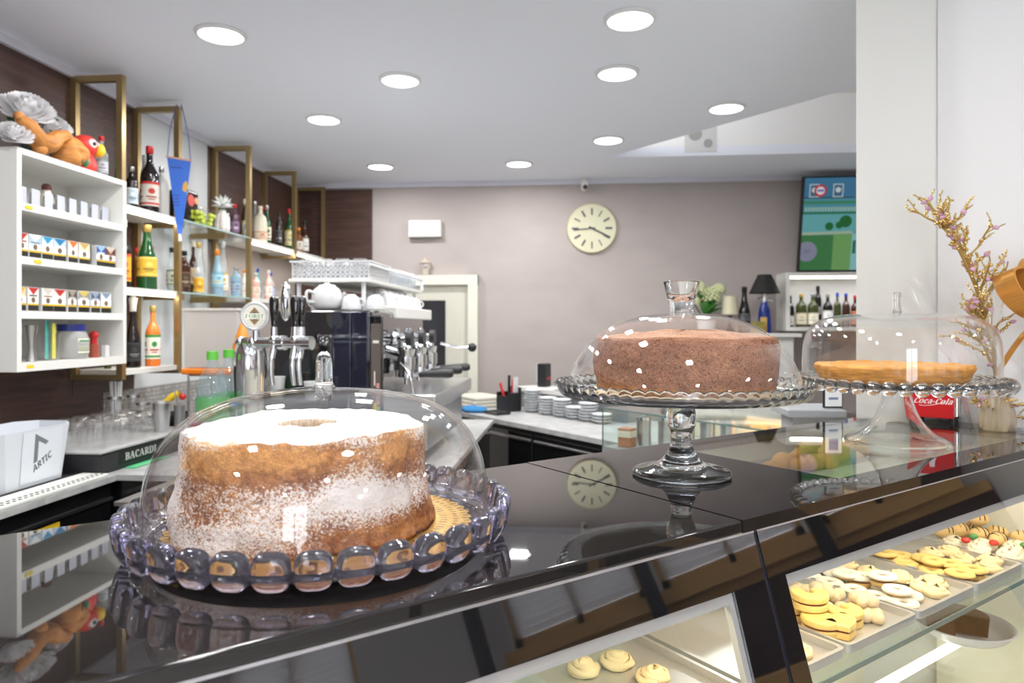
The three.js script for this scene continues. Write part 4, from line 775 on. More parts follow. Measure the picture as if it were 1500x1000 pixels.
// cigarette packs
function pack(label, z, y, [c1, c2, c3], w = 0.056, h = 0.084, dx = 0) {
  const o = thing('cigarette_pack', label, 'cigarette pack', [CX - 0.04 - dx, y + 0.0005, z], (rnd() - 0.5) * 0.3, 'cigarette packs in the white cabinet');
  const t = canvasTex(64, 96, (c, W, H) => { c.fillStyle = c1; c.fillRect(0, 0, W, H); c.fillStyle = '#f1efe8'; c.fillRect(0, 38, W, 26); c.fillStyle = '#6d5a4d'; c.beginPath(); c.arc(32, 51, 12, 0, 7); c.fill(); c.fillStyle = '#1c1b1b'; c.fillRect(0, 66, W, 30); c.fillStyle = '#d8b21c'; c.fillRect(0, 66, W, 7); c.fillStyle = c2; c.beginPath(); c.moveTo(0, 0); c.lineTo(W, 0); c.lineTo(32, 30); c.fill(); c.fillStyle = c3; c.fillRect(8, 30, 48, 6); });
  obj('box', rbox(0.022, h, w, 0.002, 0, h / 2, 0), mat(lin(0.6, 0.6, 0.6), 0.4), o);
  obj('printed_front', new THREE.PlaneGeometry(w - 0.003, h - 0.003).rotateY(Math.PI / 2).translate(0.0115, h / 2, 0), mat(0xffffff, 0.35, 0, { map: t }), o);
}
[['white pack with red top', -2.258, ['#e9e4da', '#a72a20', '#8c2018']], ['pale grey-blue pack with dim front', -2.318, ['#a9bccb', '#dfe6ea', '#6a8296']], ['pack with bright blue top', -2.376, ['#cfe0ea', '#2389b8', '#f0f4f6']], ['pack with blue and white roof', -2.438, ['#b9cbd8', '#1f74a8', '#e6e6e6']], ['pack with orange top', -2.505, ['#dcd7cf', '#cf6d1d', '#e9e2d4']], ['pack with cream and tan top', -2.568, ['#dccfae', '#b99a5a', '#efe6cf']], ['small dark blue pack with white stripe', -2.664, ['#24438c', '#8fb0dd', '#e8edf4']], ['brown and white pack', -2.722, ['#5c3428', '#c9b8a8', '#8c5a48']]].forEach(([l, z, c]) => pack(l + ' on the middle shelf', z, 1.839, c));
[['cream pack with yellow band', -2.25, ['#d9c79c', '#cfa53c', '#efe4c4']], ['pack with large red wedge', -2.308, ['#eeeae2', '#b3211c', '#33324a']], ['white pack with brown portrait', -2.378, ['#e6e2dc', '#c9beb4', '#8c6f60']], ['pack with red and pale corners', -2.438, ['#dcd2cc', '#b0302a', '#efe9e4']], ['dark pack with white band', -2.5, ['#4b423c', '#9a8c80', '#d9d2ca']], ['grey pack with gold band', -2.566, ['#8d8f94', '#c9b45a', '#e0e0de']], ['dark blue-grey pack', -2.63, ['#44536b', '#8a9ab0', '#cfd6de']], ['white pack with blue-grey roof', -2.695, ['#d6d9dd', '#7d8da3', '#e9e9e9']]].forEach(([l, z, c]) => pack(l + ' on the lower shelf', z, 1.653, c));
{ // bottom compartment
  const y = CB + 0.0305;
  const g = thing('tall_tumbler', 'tall empty glass at the end of the bottom compartment', 'glass', [CX - 0.06, y, -2.255]);
  obj('glass', lathe([[0, 0], [0.024, 0], [0.03, 0.13], [0.0285, 0.13], [0.0225, 0.005], [0, 0.005]], 24), M.pane, g);
  const j = thing('cocktail_jigger', 'steel double-cone jigger in the bottom compartment', 'jigger', [CX - 0.04, y, -2.315]);
  obj('cups', lathe([[0.017, 0], [0.018, 0.001], [0.009, 0.05], [0.02, 0.128], [0.0185, 0.128], [0.007, 0.052], [0, 0.05], [0.016, 0.001]], 24), M.steel, j);
  const m = thing('measuring_cup', 'clear cup holding yellow and turquoise sachets', 'cup', [CX - 0.05, y, -2.41]);
  obj('glass', lathe([[0, 0], [0.03, 0], [0.038, 0.1], [0.0365, 0.1], [0.0285, 0.004], [0, 0.004]], 24), M.pane, m);
  obj('handle', tube([[0, 0.09, -0.037], [0, 0.09, -0.06], [0, 0.03, -0.055], [0, 0.025, -0.032]], 0.004), M.pane, m);
  for (const [dx, dz, h, c] of [[0, 0.01, 0.14, [0.1, 0.55, 0.5]], [0.012, -0.008, 0.13, [0.75, 0.72, 0.1]], [-0.012, -0.004, 0.15, [0.7, 0.78, 0.72]]]) { const s = thing('sachet', ['turquoise', 'yellow', 'pale mint'][[0.14, 0.13, 0.15].indexOf(h)] + ' paper sachet standing in the clear cup', 'sachet', [CX - 0.05 + dx, y + 0.005, -2.41 + dz], 0.3); obj('paper', rbox(0.004, h, 0.026, 0.001, 0, h / 2, 0), mat(lin(...c), 0.6), s); }
  const p = thing('sweet_tub', 'clear plastic tub with dark blue lid and green-yellow label', 'tub', [CX - 0.065, y, -2.545]);
  obj('tub', lathe(smooth([[0, 0], [0.05, 0], [0.058, 0.02], [0.058, 0.075], [0.05, 0.1], [0.046, 0.106]]), 32), mat(lin(0.75, 0.74, 0.72), 0.1, 0, { transmission: 0.6, thickness: 0 }), p);
  obj('lid', [cyl(0.049, 0.049, 0.026, 0, 0.106, 0, 36)], mat(lin(0.02, 0.03, 0.2), 0.35), p);
  const t = canvasTex(128, 96, (c, w, h) => { c.fillStyle = '#e8ecd6'; c.fillRect(0, 0, w, h); c.fillStyle = '#1f7a4c'; c.fillRect(8, 10, 112, 34); c.fillStyle = '#e6f0e8'; c.fillRect(20, 22, 88, 10); c.fillStyle = '#c8cf3a'; c.fillRect(8, 58, 112, 24); });
  obj('label', new THREE.CylinderGeometry(0.0588, 0.0588, 0.055, 16, 1, true, Math.PI / 2 - 0.55, 1.1).translate(0, 0.05, 0), mat(0xffffff, 0.5, 0, { map: t }), p);
  const r = thing('small_sauce_bottle', 'little bottle with red round cap beside the tub', 'bottle', [CX - 0.05, y, -2.65]);
  obj('body', cyl(0.018, 0.018, 0.055, 0, 0, 0, 20), mat(lin(0.35, 0.08, 0.05), 0.15), r); obj('cap', [cyl(0.012, 0.012, 0.02, 0, 0.055, 0, 16), ball(0.018, 0, 0.088, 0, 16)], CAP.red, r);
  const w = thing('small_white_box', 'tiny white box next to the red-capped bottle', 'box', [CX - 0.04, y, -2.705]);
  obj('carton', rbox(0.02, 0.045, 0.024, 0.002, 0, 0.023, 0), M.porcelain, w); obj('flap', box(0.018, 0.002, 0.022, 0, 0.0465, 0), M.porcelain, w);
}
// ---------------------------------------------------------------- on top of the cabinet
const petalGeo = (() => { const g = new THREE.PlaneGeometry(1, 1, 6, 7).translate(0, 0.5, 0), p = g.attributes.position; for (let i = 0; i < p.count; i++) { const x = p.getX(i), y = p.getY(i), w = 0.16 + 0.62 * Math.sin(Math.min(1, y) * 2.5); const cup = 0.35 * y * y - 0.28 * y + 0.5 * x * x * w; p.setXYZ(i, -cup * 0.9 + 0.1 * Math.max(0, y - 0.75), y - 0.07 * Math.abs(Math.sin(x * 9)) * (y > 0.9 ? 1 : 0), x * w); } g.computeVertexNormals(); return g; })();
function flower(label, [x, y, z], R, turn) {
  const o = thing('white_peony', label, 'flower', [x, y, z], turn);
  const petalMat = mat(lin(0.86, 0.85, 0.86), 0.7);
  o.rotation.order = 'ZXY'; o.rotation.set(0.5, turn, -0.7);
  for (let ring = 0; ring < 5; ring++) { const n = 5 + ring * 2; for (let i = 0; i < n; i++) { const m = obj('petal', petalGeo, petalMat, o); const a = (i / n) * 6.283 + ring * 0.7, tilt = 0.02 + ring * 0.27 + (i % 2) * 0.1; m.rotation.set(0, -a, 0, 'YXZ'); m.rotateZ(-tilt); m.position.set(Math.cos(a) * R * 0.05 * ring, -R * 0.06 * ring, Math.sin(a) * R * 0.05 * ring); m.scale.set(R * 0.9, R * (0.72 + ring * 0.07), R * 0.8); } }
  obj('calyx', ball(R * 0.2, 0, -R * 0.15, 0, 10), GL.green, o);
  return o;
}
flower('large white peony behind the carved wood on the white cabinet', [-1.96, 2.37, -2.36], 0.085, 0.3);
flower('white peony beside the carved wooden head', [-1.98, 2.345, -2.5], 0.07, 1.3);
flower('white paper flower at the near end of the white cabinet', [-1.885, 2.245, -2.215], 0.055, 2.2);
{
  const v = thing('leafy_vase', 'dark vase with green leaves under the white peonies', 'vase', [-1.99, CTOP + 0.0005, -2.42]);
  obj('vase', lathe(smooth([[0, 0], [0.03, 0], [0.035, 0.05], [0.024, 0.1], [0.028, 0.115]]), 24), mat(lin(0.03, 0.05, 0.05), 0.3), v);
  const leaf = new THREE.SphereGeometry(0.04, 10, 6).scale(1, 0.12, 0.5).translate(0.035, 0, 0);
  for (let i = 0; i < 14; i++) { const m = obj('leaf', leaf, mat(lin(0.02, 0.1, 0.03), 0.5), v); m.position.set(0, 0.11 + (i % 3) * 0.02, rr(-0.03, 0.05)); m.rotation.set(0, i * 0.9, 0.4 + (i % 4) * 0.2); }
  obj('stems', [rod([0, 0.1, 0], [0.02, 0.19, 0.06], 0.003), rod([0, 0.1, 0], [0.05, 0.145, -0.08], 0.003)], GL.green, v);
}
{ // carved driftwood and head
  const woodC = texture(256, 256, (u, v) => { const g = fbm(u * 8, v * 40, 4, 64), k = fbm(u * 6, v * 6, 3, 8); const f = (g - 0.5) * 60 + (k - 0.5) * 50; return [198 + f, 132 + f * 0.8, 66 + f * 0.5]; });
  const carved = mat(0xffffff, 0.55, 0, { map: woodC });
  const o = thing('carved_driftwood', 'polished driftwood branch lying on the white cabinet', 'driftwood', [-1.885, CTOP + 0.0005, -2.33]);
  const pts = [[0.02, 0.105, 0.12], [0.01, 0.08, 0.06], [0, 0.055, 0.01], [0.005, 0.05, -0.03], [0.01, 0.085, -0.075], [0.015, 0.1, -0.115]];
  const g = tube(pts, 0.024, 40, 14), p = g.attributes.position;
  for (let i = 0; i < p.count; i++) { const k = Math.floor(i / 15) / 40; const c = new THREE.CatmullRomCurve3(pts.map((q) => V(...q))).getPoint(k); const s = 0.6 + 0.75 * Math.sin(Math.min(1, k * 1.02) * 3.05) + 0.25 * vnoise(k * 9, (i % 15) * 0.7); p.setXYZ(i, c.x + (p.getX(i) - c.x) * s, Math.max(0.001, c.y + (p.getY(i) - c.y) * s), c.z + (p.getZ(i) - c.z) * s); }
  g.computeVertexNormals(); obj('branch', [g, ball(0.016, 0.02, 0.104, 0.118, 12)], carved, o);
  obj('side_branch', tube([[0, 0.05, 0.0], [0.0, 0.05, -0.03], [0.01, 0.075, -0.07], [0.01, 0.1, -0.1]], 0.019, 20, 10), carved, o); obj('support_knot', [ball(0.026, 0.0, 0.026, 0.0, 16)], carved, o);
  const hd = thing('wood_carving', 'carved brown wooden head on the white cabinet', 'carving', [-1.9, CTOP + 0.0005, -2.485], 0.4);
  const hg = new THREE.SphereGeometry(0.06, 32, 24), hp = hg.attributes.position;
  for (let i = 0; i < hp.count; i++) { let x = hp.getX(i), y = hp.getY(i), z = hp.getZ(i); const a = Math.atan2(z, x); const ridge = 1 + 0.05 * Math.cos(a * 6); const brow = Math.exp(-((y - 0.012) ** 2) / 0.0001) * (x > 0 ? 0.006 : 0), eye = -0.012 * Math.exp(-(((Math.abs(z) - 0.022) ** 2 + (y + 0.003) ** 2) / 0.00012)) * (x > 0 ? 1 : 0), nose = 0.016 * Math.exp(-((z ** 2) / 0.00008 + ((y + 0.012) ** 2) / 0.0004)) * (x > 0 ? 1 : 0); const s = y > 0 ? ridge : 1; hp.setXYZ(i, x * s + brow + eye + nose, Math.max(-0.05, y * 1.05), z * s); }
  hg.computeVertexNormals(); obj('head', hg.translate(0, 0.0505, 0), carved, hd);
  obj('mouth', new THREE.TorusGeometry(0.014, 0.005, 8, 14, Math.PI).rotateY(Math.PI / 2).rotateX(Math.PI).translate(0.05, 0.03, 0), mat(lin(0.25, 0.12, 0.05), 0.6), hd);
}
{ // parrot
  const o = thing('parrot_figurine', 'red toy parrot with big round eye and yellow beak', 'figurine', [-1.905, CTOP + 0.0005, -2.585], 0.35);
  const redM = mat(lin(0.65, 0.04, 0.03), 0.45);
  const bg = lathe(smooth([[0, 0], [0.036, 0], [0.042, 0.02], [0.036, 0.05], [0.03, 0.06], [0.04, 0.075], [0.046, 0.1], [0.038, 0.125], [0.02, 0.138], [0, 0.141]]), 32);
  obj('body', bg, redM, o);
  obj('beak', new THREE.SphereGeometry(0.022, 16, 12).scale(1.1, 1.25, 0.7).translate(0.043, 0.09, -0.022), mat(lin(0.8, 0.5, 0.02), 0.4), o);
  for (const s of [-1, 1]) { const e = obj('eye', new THREE.SphereGeometry(0.018, 16, 12).scale(0.5, 1, 1).rotateY(-s * 0.7).translate(0.034, 0.105, s * 0.022), CAP.white, o); obj('pupil', ball(0.0075, 0.041, 0.105, s * 0.025, 12), CAP.black, e); }
  obj('wing', new THREE.SphereGeometry(0.02, 14, 10).scale(0.7, 1.2, 0.5).translate(0.012, 0.032, 0.036), mat(lin(0.03, 0.22, 0.08), 0.5), o);
}
bottle('clear bottle with red cap at the far end of the white cabinet', undefined, [-1.91, CTOP + 0.0005, -2.69], 0.165, 0.024, 'liquor', 'clear', 'red', ['#b9bdc2', '#445', '#8a9096', 0.1, 0.4]);
// ================================================================ BAR COUNTERS AND WHAT STANDS ON THEM
const BY = 1.08;                                           // worktop height of the bar
{
  const o = thing('bar_counter', 'long bar counter with pale stone top and black front along the left wall', 'bar counter', [0, 0, 0]);
  obj('worktop', uvBox(span(XL + 0.014, -1.6, BY - 0.02, BY, -2.33, 0.6)), M.stone, o);
  obj('body', span(XL + 0.014, -1.62, 0, BY - 0.021, -2.33, 0.6), M.black, o);
  obj('rail', span(-1.62, -1.612, BY - 0.085, BY - 0.075, -2.33, 0.6), M.steel, o);
  obj('notice_tag', span(-1.62, -1.616, 0.9, 0.985, -2.08, -1.84), mat(lin(0.75, 0.5, 0.02), 0.5), o).userData.label = 'yellow notice on the black front';
  const c = thing('coffee_counter', 'stone-topped counter under the espresso machine', 'bar counter', [0, 0, 0]);
  obj('worktop', uvBox(span(XL + 0.014, -0.45, BY - 0.02, BY, -3.9, -2.335)), M.stone, c);
  obj('body', span(XL + 0.014, -0.47, 0, BY - 0.021, -3.88, -2.36), M.black, c);
}
{ // perforated drip mat
  const o = thing('drip_mat', 'white perforated drip mat at the bar edge', 'drip mat', [-1.655, BY + 0.0005, -1.8]);
  obj('mat_base', rbox(0.1, 0.012, 1.0, 0.004, 0, 0.006, 0), mat(lin(0.7, 0.7, 0.66), 0.5), o);
  const g = new THREE.BoxGeometry(0.007, 0.002, 0.009); for (let k = 0; k < 2; k++) for (let i = 0; i < 44; i++) { const h = obj('slot', g, M.blackSoft, o); h.position.set(0.036 - k * 0.02, 0.0125, -0.48 + i * 0.0222); }
}
{ // black bar tray and bucket
  const t = thing('bar_tray', 'flat black rubber tray under the white ice bucket', 'tray', [-1.835, BY + 0.0005, -1.92]);
  obj('tray', [rbox(0.24, 0.008, 0.74, 0.004, 0, 0.004, 0), rbox(0.006, 0.014, 0.74, 0.003, 0.117, 0.007, 0)], M.blackSoft, t);
  const o = thing('ice_bucket', 'milky white angular ice bucket printed with a grey triangle and ARTIC', 'ice bucket', [-1.81, BY + 0.009, -2.11]);
  const milky = mat(lin(0.72, 0.75, 0.8), 0.35, 0, { transmission: 0.12, thickness: 0 });
  const oct = (a, b, k) => [[-a, -b + k], [-a + k, -b], [a - k, -b], [a, -b + k], [a, b - k], [a - k, b], [-a + k, b], [-a, b - k]];
  const ring = (a, b, k, y) => oct(a, b, k).map(([x, z]) => V(x, y, z));
  const strip = (A, B, flip) => { const pos = [], uv = []; for (let i = 0; i < A.length; i++) { const j = (i + 1) % A.length, q = [A[i], A[j], B[j], A[i], B[j], B[i]]; for (const v of flip ? q : q.slice().reverse()) { pos.push(v.x, v.y, v.z); uv.push(0, 0); } } const g = new THREE.BufferGeometry(); g.setAttribute('position', new THREE.Float32BufferAttribute(pos, 3)); g.setAttribute('uv', new THREE.Float32BufferAttribute(uv, 2)); g.computeVertexNormals(); return g; };
  const o0 = ring(0.085, 0.165, 0.05, 0), o1 = ring(0.1, 0.185, 0.05, 0.185), i1 = ring(0.096, 0.181, 0.05, 0.185), i0 = ring(0.082, 0.162, 0.05, 0.006);
  const cap = (R, y) => prism(R.map((v) => [v.x, v.z]), y, y + 0.006);
  obj('shell', [strip(o0, o1, false), strip(o1, i1, false), strip(i0, i1, true), cap(o0, 0)], milky, o);
  const tex = canvasTex(512, 512, (c, w, h) => { c.clearRect(0, 0, w, h); c.fillStyle = '#d9dee5'; c.fillRect(0, 0, w, h); c.fillStyle = '#77797d'; c.beginPath(); c.moveTo(150, 330); c.lineTo(150, 30); c.lineTo(330, 130); c.lineTo(295, 160); c.lineTo(200, 110); c.lineTo(200, 310); c.closePath(); c.fill(); c.save(); c.translate(160, 420); c.rotate(-0.5); c.fillStyle = '#111'; c.font = 'bold italic 92px sans-serif'; c.fillText('ARTIC', 0, 0); c.restore(); });
  const pr = new THREE.PlaneGeometry(0.17, 0.165).rotateY(Math.PI / 2).rotateZ(-0.08).translate(0.0945, 0.097, -0.02);
  obj('printed_panel', pr, mat(0xffffff, 0.4, 0, { map: tex }), o);
}
{ // raised black glass station
  const o = thing('glass_station', 'raised black bar station lettered BACARDI carrying upturned glasses', 'bar station', [-1.865, BY + 0.0005, -2.62]);
  obj('plinth', rbox(0.44, 0.072, 0.62, 0.006, 0, 0.036, 0), M.blackSoft, o);
  obj('glass_tray', uvBox(rbox(0.45, 0.01, 0.63, 0.004, 0, 0.078, 0)), M.stone, o);
  const t = canvasTex(512, 96, (c, w, h) => { c.fillStyle = '#0b0b0c'; c.fillRect(0, 0, w, h); c.fillStyle = '#cfcfcf'; c.font = 'bold 70px serif'; c.fillText('BACARDI', 60, 74); });
  obj('lettering', new THREE.PlaneGeometry(0.3, 0.05).rotateY(Math.PI / 2).translate(0.2206, 0.042, 0.06), mat(0xffffff, 0.5, 0, { map: t }), o);
  const g = thing('green_card', 'bright green strip lying in front of the black glass station', 'card', [-1.62, BY + 0.0005, -2.55]);
  obj('card_strip', rbox(0.04, 0.004, 0.22, 0.001, 0, 0.002, 0), mat(lin(0.1, 0.6, 0.25), 0.4), g); obj('card_edge', box(0.003, 0.006, 0.22, 0.0185, 0.003, 0), mat(lin(0.3, 0.7, 0.4), 0.4), g);
}
{ // upturned tumblers
  const o = thing('tumbler', 'clear tumbler standing upside down on the black glass station', 'glass', [0, 0, 0], 0, 'upturned tumblers on the glass station');
  obj('glass', lathe([[0.036, 0], [0.034, 0.05], [0.029, 0.088], [0.0255, 0.093], [0, 0.093], [0, 0.087], [0.024, 0.086], [0.032, 0.05], [0.0345, 0], [0.036, 0]], 28), M.pane, o);
  obj('base_rim', new THREE.TorusGeometry(0.0265, 0.0022, 8, 28).rotateX(Math.PI / 2).translate(0, 0.0915, 0), M.pane, o);
  let n = 0; for (let i = 0; i < 3; i++) for (let j = 0; j < 6; j++) { if (j === 5 && i < 2) continue; const q = [-1.70 - i * 0.085 + rr(-0.006, 0.006), BY + 0.084, -2.37 - j * 0.078 + rr(-0.005, 0.005)]; n++ ? dup(o, q, 0) : o.position.set(...q); }
}
{ // jars, shakers
  const top = BY + 0.084;
  const jar = (l, x, z, h, r, straws) => { const o = thing('straw_jar', l, 'jar', [x, top, z]); obj('glass', lathe([[0, 0], [r, 0], [r, h * 0.8], [r * 0.85, h * 0.88], [r * 0.85, h], [r * 0.8, h], [r * 0.8, h * 0.87], [r * 0.94, h * 0.79], [r * 0.94, 0.004], [0, 0.004]], 28), M.pane, o); for (const [k, q] of [[1.01, 0.45], [0.9, 0.9]]) obj('steel_band', cyl(r * k, r * k, 0.012, 0, h * q, 0, 28), M.steel, o); for (let i = 0; i < straws; i++) { const a = i * 1.7, s = thing('drinking_straw', 'white straw standing in a glass jar behind the tumblers', 'straw', [x, top + 0.006, z], 0, 'white straws in a glass jar'); obj('straw', rod([Math.cos(a) * 0.012, 0, Math.sin(a) * 0.012], [Math.cos(a) * r * 0.6, h + 0.055, Math.sin(a) * r * 0.6], 0.004), CAP.white, s); } return o; };
  jar('glass jar full of white straws behind the tumblers', -1.955, -2.845, 0.14, 0.036, 9);
  jar('tall clear jar beside the straws', -1.87, -2.84, 0.15, 0.034, 0);
  jar('clear jar with steel bands before the shaker', -1.795, -2.79, 0.12, 0.033, 0);
  const s = thing('cocktail_shaker', 'brushed steel shaker cup at the end of the bar', 'shaker', [-1.715, top, -2.79]);
  obj('cup', lathe([[0, 0], [0.028, 0], [0.036, 0.12], [0.034, 0.12], [0.026, 0.004], [0, 0.004]], 28), M.steel, s); obj('rim', new THREE.TorusGeometry(0.0355, 0.002, 8, 28).rotateX(Math.PI / 2).translate(0, 0.12, 0), M.chrome, s);
  const b = thing('spoon_pot', 'small pot of bar spoons with a red knob', 'pot', [-1.69, top, -2.88]);
  obj('pot', cyl(0.02, 0.024, 0.1, 0, 0, 0, 20), mat(lin(0.3, 0.3, 0.3), 0.3, 0.5), b); obj('spoon', [rod([0, 0.09, 0], [0.02, 0.17, 0], 0.003), rod([0, 0.09, 0.005], [-0.02, 0.165, 0.01], 0.003)], M.chrome, b); obj('red_knob', ball(0.014, 0.02, 0.135, 0.01, 14), CAP.red, b);
}
{ // lemon squeezer / banana holder
  const o = thing('banana', 'yellow banana lying against the bar tools', 'banana', [-1.82, BY + 0.13, -3.03], 0.4);
  const g = tube([[-0.04, 0.02, 0], [-0.02, 0.045, 0], [0.01, 0.075, 0], [0.035, 0.085, 0]], 0.016, 24, 10), p = g.attributes.position;
  obj('peel', g, mat(lin(0.8, 0.55, 0.02), 0.5), o); obj('stalk', rod([0.034, 0.085, 0], [0.055, 0.085, 0], 0.007, 8, 0.005), mat(lin(0.35, 0.25, 0.05), 0.6), o); obj('tip', ball(0.011, -0.042, 0.016, 0, 10), mat(lin(0.6, 0.4, 0.03), 0.5), o);
  const c = thing('fruit_crate', 'dark fruit bowl holding the banana', 'bowl', [-1.82, BY + 0.0005, -3.03]);
  obj('bowl', lathe(smooth([[0, 0], [0.05, 0], [0.06, 0.06], [0.075, 0.13], [0.071, 0.13], [0.056, 0.062], [0, 0.01]]), 28), M.blackSoft, c);
  const r = thing('red_lid_pot', 'low red pot beside the banana', 'pot', [-1.68, BY + 0.0005, -2.985]); obj('pot', cyl(0.03, 0.032, 0.1, 0, 0, 0, 24), CAP.red, r); obj('lid', cyl(0.034, 0.03, 0.012, 0, 0.1, 0, 24), CAP.red, r);
}
// water bottles
function pet(label, x, z, h) {
  const o = thing('water_bottle', label, 'bottle', [x, BY + 0.0005, z]);
  const r = 0.047, pr = []; for (let i = 0; i <= 40; i++) { const k = i / 40, y = k * h * 0.72; pr.push([r * (1 + 0.035 * Math.sin(k * 44)), y]); }
  pr.push([r * 0.92, h * 0.78], [r * 0.62, h * 0.86], [r * 0.34, h * 0.92], [r * 0.32, h * 0.97]); pr.unshift([0, 0.003], [r * 0.85, 0]);
  obj('body', lathe(pr, 32), mat(lin(0.86, 0.93, 0.96), 0.02, 0, { transmission: 0.92, thickness: 0 }), o);
  obj('cap', cyl(r * 0.38, r * 0.36, h * 0.06, 0, h * 0.945, 0, 24), CAP.green, o);
  obj('label', new THREE.CylinderGeometry(r * 1.045, r * 1.045, h * 0.16, 32, 1, true).translate(0, h * 0.6, 0), mat(lin(0.16, 0.46, 0.18), 0.4, 0, { transmission: 0.3, thickness: 0 }), o);
}
pet('clear water bottle with green cap and label, beside the chrome beer tower', -1.13, -2.11, 0.44);
pet('second green-capped water bottle partly behind the beer tower', -1.155, -2.262, 0.44);
{ // the low stand they and the tower use
  const o = thing('tower_station', 'black drip station under the chrome beer tower', 'bar station', [0, 0, 0]);
  obj('cabinet', span(-1.35, -0.72, 0, BY - 0.012, -2.33, -1.98), M.black, o); obj('drip_grid', span(-1.36, -0.71, BY - 0.0115, BY, -2.332, -1.97), M.steel, o);
}
{ // orange-tipped squeeze bottle
  const o = thing('squeeze_bottle', 'clear squeeze bottle with orange top behind the beer tower', 'bottle', [-1.2, BY + 0.0005, -2.45]);
  obj('body', cyl(0.035, 0.035, 0.42, 0, 0, 0, 24), mat(lin(0.75, 0.78, 0.8), 0.1, 0, { transmission: 0.5, thickness: 0 }), o); obj('cap', lathe([[0.033, 0.42], [0.033, 0.45], [0.02, 0.49], [0.007, 0.53], [0, 0.53]], 20), CAP.orange, o);
}
// ---------------------------------------------------------------- beer tower
{
  const o = thing('beer_tower', 'chrome beer tower with round badge, black tap handles and spouts', 'beer tower', [-1.05, BY + 0.0005, -2.2], -0.15);
  obj('column', lathe(smooth([[0, 0], [0.056, 0], [0.055, 0.02], [0.051, 0.08], [0.048, 0.2], [0.05, 0.32], [0.052, 0.4], [0.046, 0.45], [0.03, 0.475], [0, 0.48]]), 36), M.chrome, o);
  obj('cross_bar', [rod([-0.02, 0.468, 0.02], [0.235, 0.468, 0.05], 0.017, 20), ball(0.022, 0.03, 0.468, 0.026, 16), ball(0.02, -0.02, 0.468, 0.02, 16), cyl(0.021, 0.021, 0.03, 0, -0.015, 0, 20).rotateZ(Math.PI / 2).translate(0.235, 0.468, 0.05), cyl(0.023, 0.023, 0.02, 0, -0.01, 0, 20).rotateZ(Math.PI / 2).translate(0.14, 0.468, 0.038)], M.chrome, o);
  const badge = obj('badge', [new THREE.TorusGeometry(0.041, 0.0055, 10, 40), cyl(0.041, 0.041, 0.008, 0, -0.004, 0, 40).rotateX(Math.PI / 2)], mat(lin(0.62, 0.63, 0.64), 0.25, 0.4), o);
  badge.position.set(0.047, 0.552, 0.045); badge.rotation.y = 0.3;
  const t = canvasTex(256, 256, (c) => { c.fillStyle = '#d9d7cc'; c.fillRect(0, 0, 256, 256); c.fillStyle = '#8a6b4a'; c.beginPath(); c.moveTo(128, 26); c.lineTo(214, 128); c.lineTo(128, 230); c.lineTo(42, 128); c.fill(); c.fillStyle = '#2b2320'; c.beginPath(); c.arc(128, 128, 44, 0, 7); c.fill(); c.fillStyle = '#f1efe2'; c.fillRect(20, 96, 216, 64); c.fillStyle = '#1d6b38'; c.font = 'bold 62px serif'; c.textAlign = 'center'; c.fillText('FORST', 128, 150); });
  obj('badge_print', new THREE.CircleGeometry(0.036, 36).translate(0, 0, 0.0043), mat(0xffffff, 0.35, 0, { map: t }), badge);
  obj('badge_neck', cyl(0.012, 0.01, 0.05, 0.044, 0.475, 0.035, 16), M.chrome, o);
  for (const [x, z, w] of [[0.115, 0.045, 0], [0.192, 0.05, 0.012], [0.205, 0.035, 0.02]]) {
    const y0 = 0.468;
    obj('tap_body', [cyl(0.013, 0.011, 0.05, x, y0, z, 18), ball(0.016, x, y0 + 0.012, z, 16), rod([x, y0 - 0.01, z], [x + 0.004, y0 - 0.05, z + 0.02], 0.011, 16)], M.chrome, o);
    const h = obj('handle', lathe(smooth([[0, 0], [0.008, 0], [0.011, 0.02], [0.0155, 0.055], [0.0165, 0.08], [0.013, 0.094], [0, 0.098]]), 20).scale(1, 1, 0.75).translate(x, y0 + 0.05, z), M.black, o);
    obj('spout', tube([[x + 0.004, y0 - 0.045, z + 0.02], [x + 0.008, y0 - 0.075, z + 0.03], [x + 0.014, y0 - 0.13, z + 0.03]], 0.0075, 16, 12), mat(lin(0.6, 0.61, 0.62), 0.2, 0.9), o);
  }
  obj('steel_fin', new THREE.SphereGeometry(0.04, 24, 16).scale(0.5, 1.6, 0.5).translate(0.105, 0.6, -0.04), M.chrome, o);
}
{ // white cups by the spouts
  const o = thing('paper_cup', 'ribbed white plastic cup under the beer spouts', 'cup', [-1.055, BY + 0.2605, -2.42], 0);
  obj('cup', lathe([[0, 0], [0.02, 0], [0.027, 0.08], [0.0255, 0.08], [0.0185, 0.003], [0, 0.003]], 24), CAP.white, o); obj('rim', new THREE.TorusGeometry(0.0265, 0.0016, 6, 24).rotateX(Math.PI / 2).translate(0, 0.08, 0), CAP.white, o);
  const d = dup(o, [-0.93, BY + 0.2605, -2.42], 0, 'upturned white plastic cup right of the beer spouts'); d.scale.set(1, 0.8, 1);
  const s = thing('cup_shelf', 'black box shelf carrying the two white plastic cups', 'shelf', [-1.0, BY + 0.0005, -2.42]); obj('box', rbox(0.24, 0.26, 0.09, 0.004, 0, 0.13, 0), M.blackSoft, s); obj('rim', box(0.23, 0.002, 0.08, 0, 0.2595, 0), M.blackSoft, s);
}
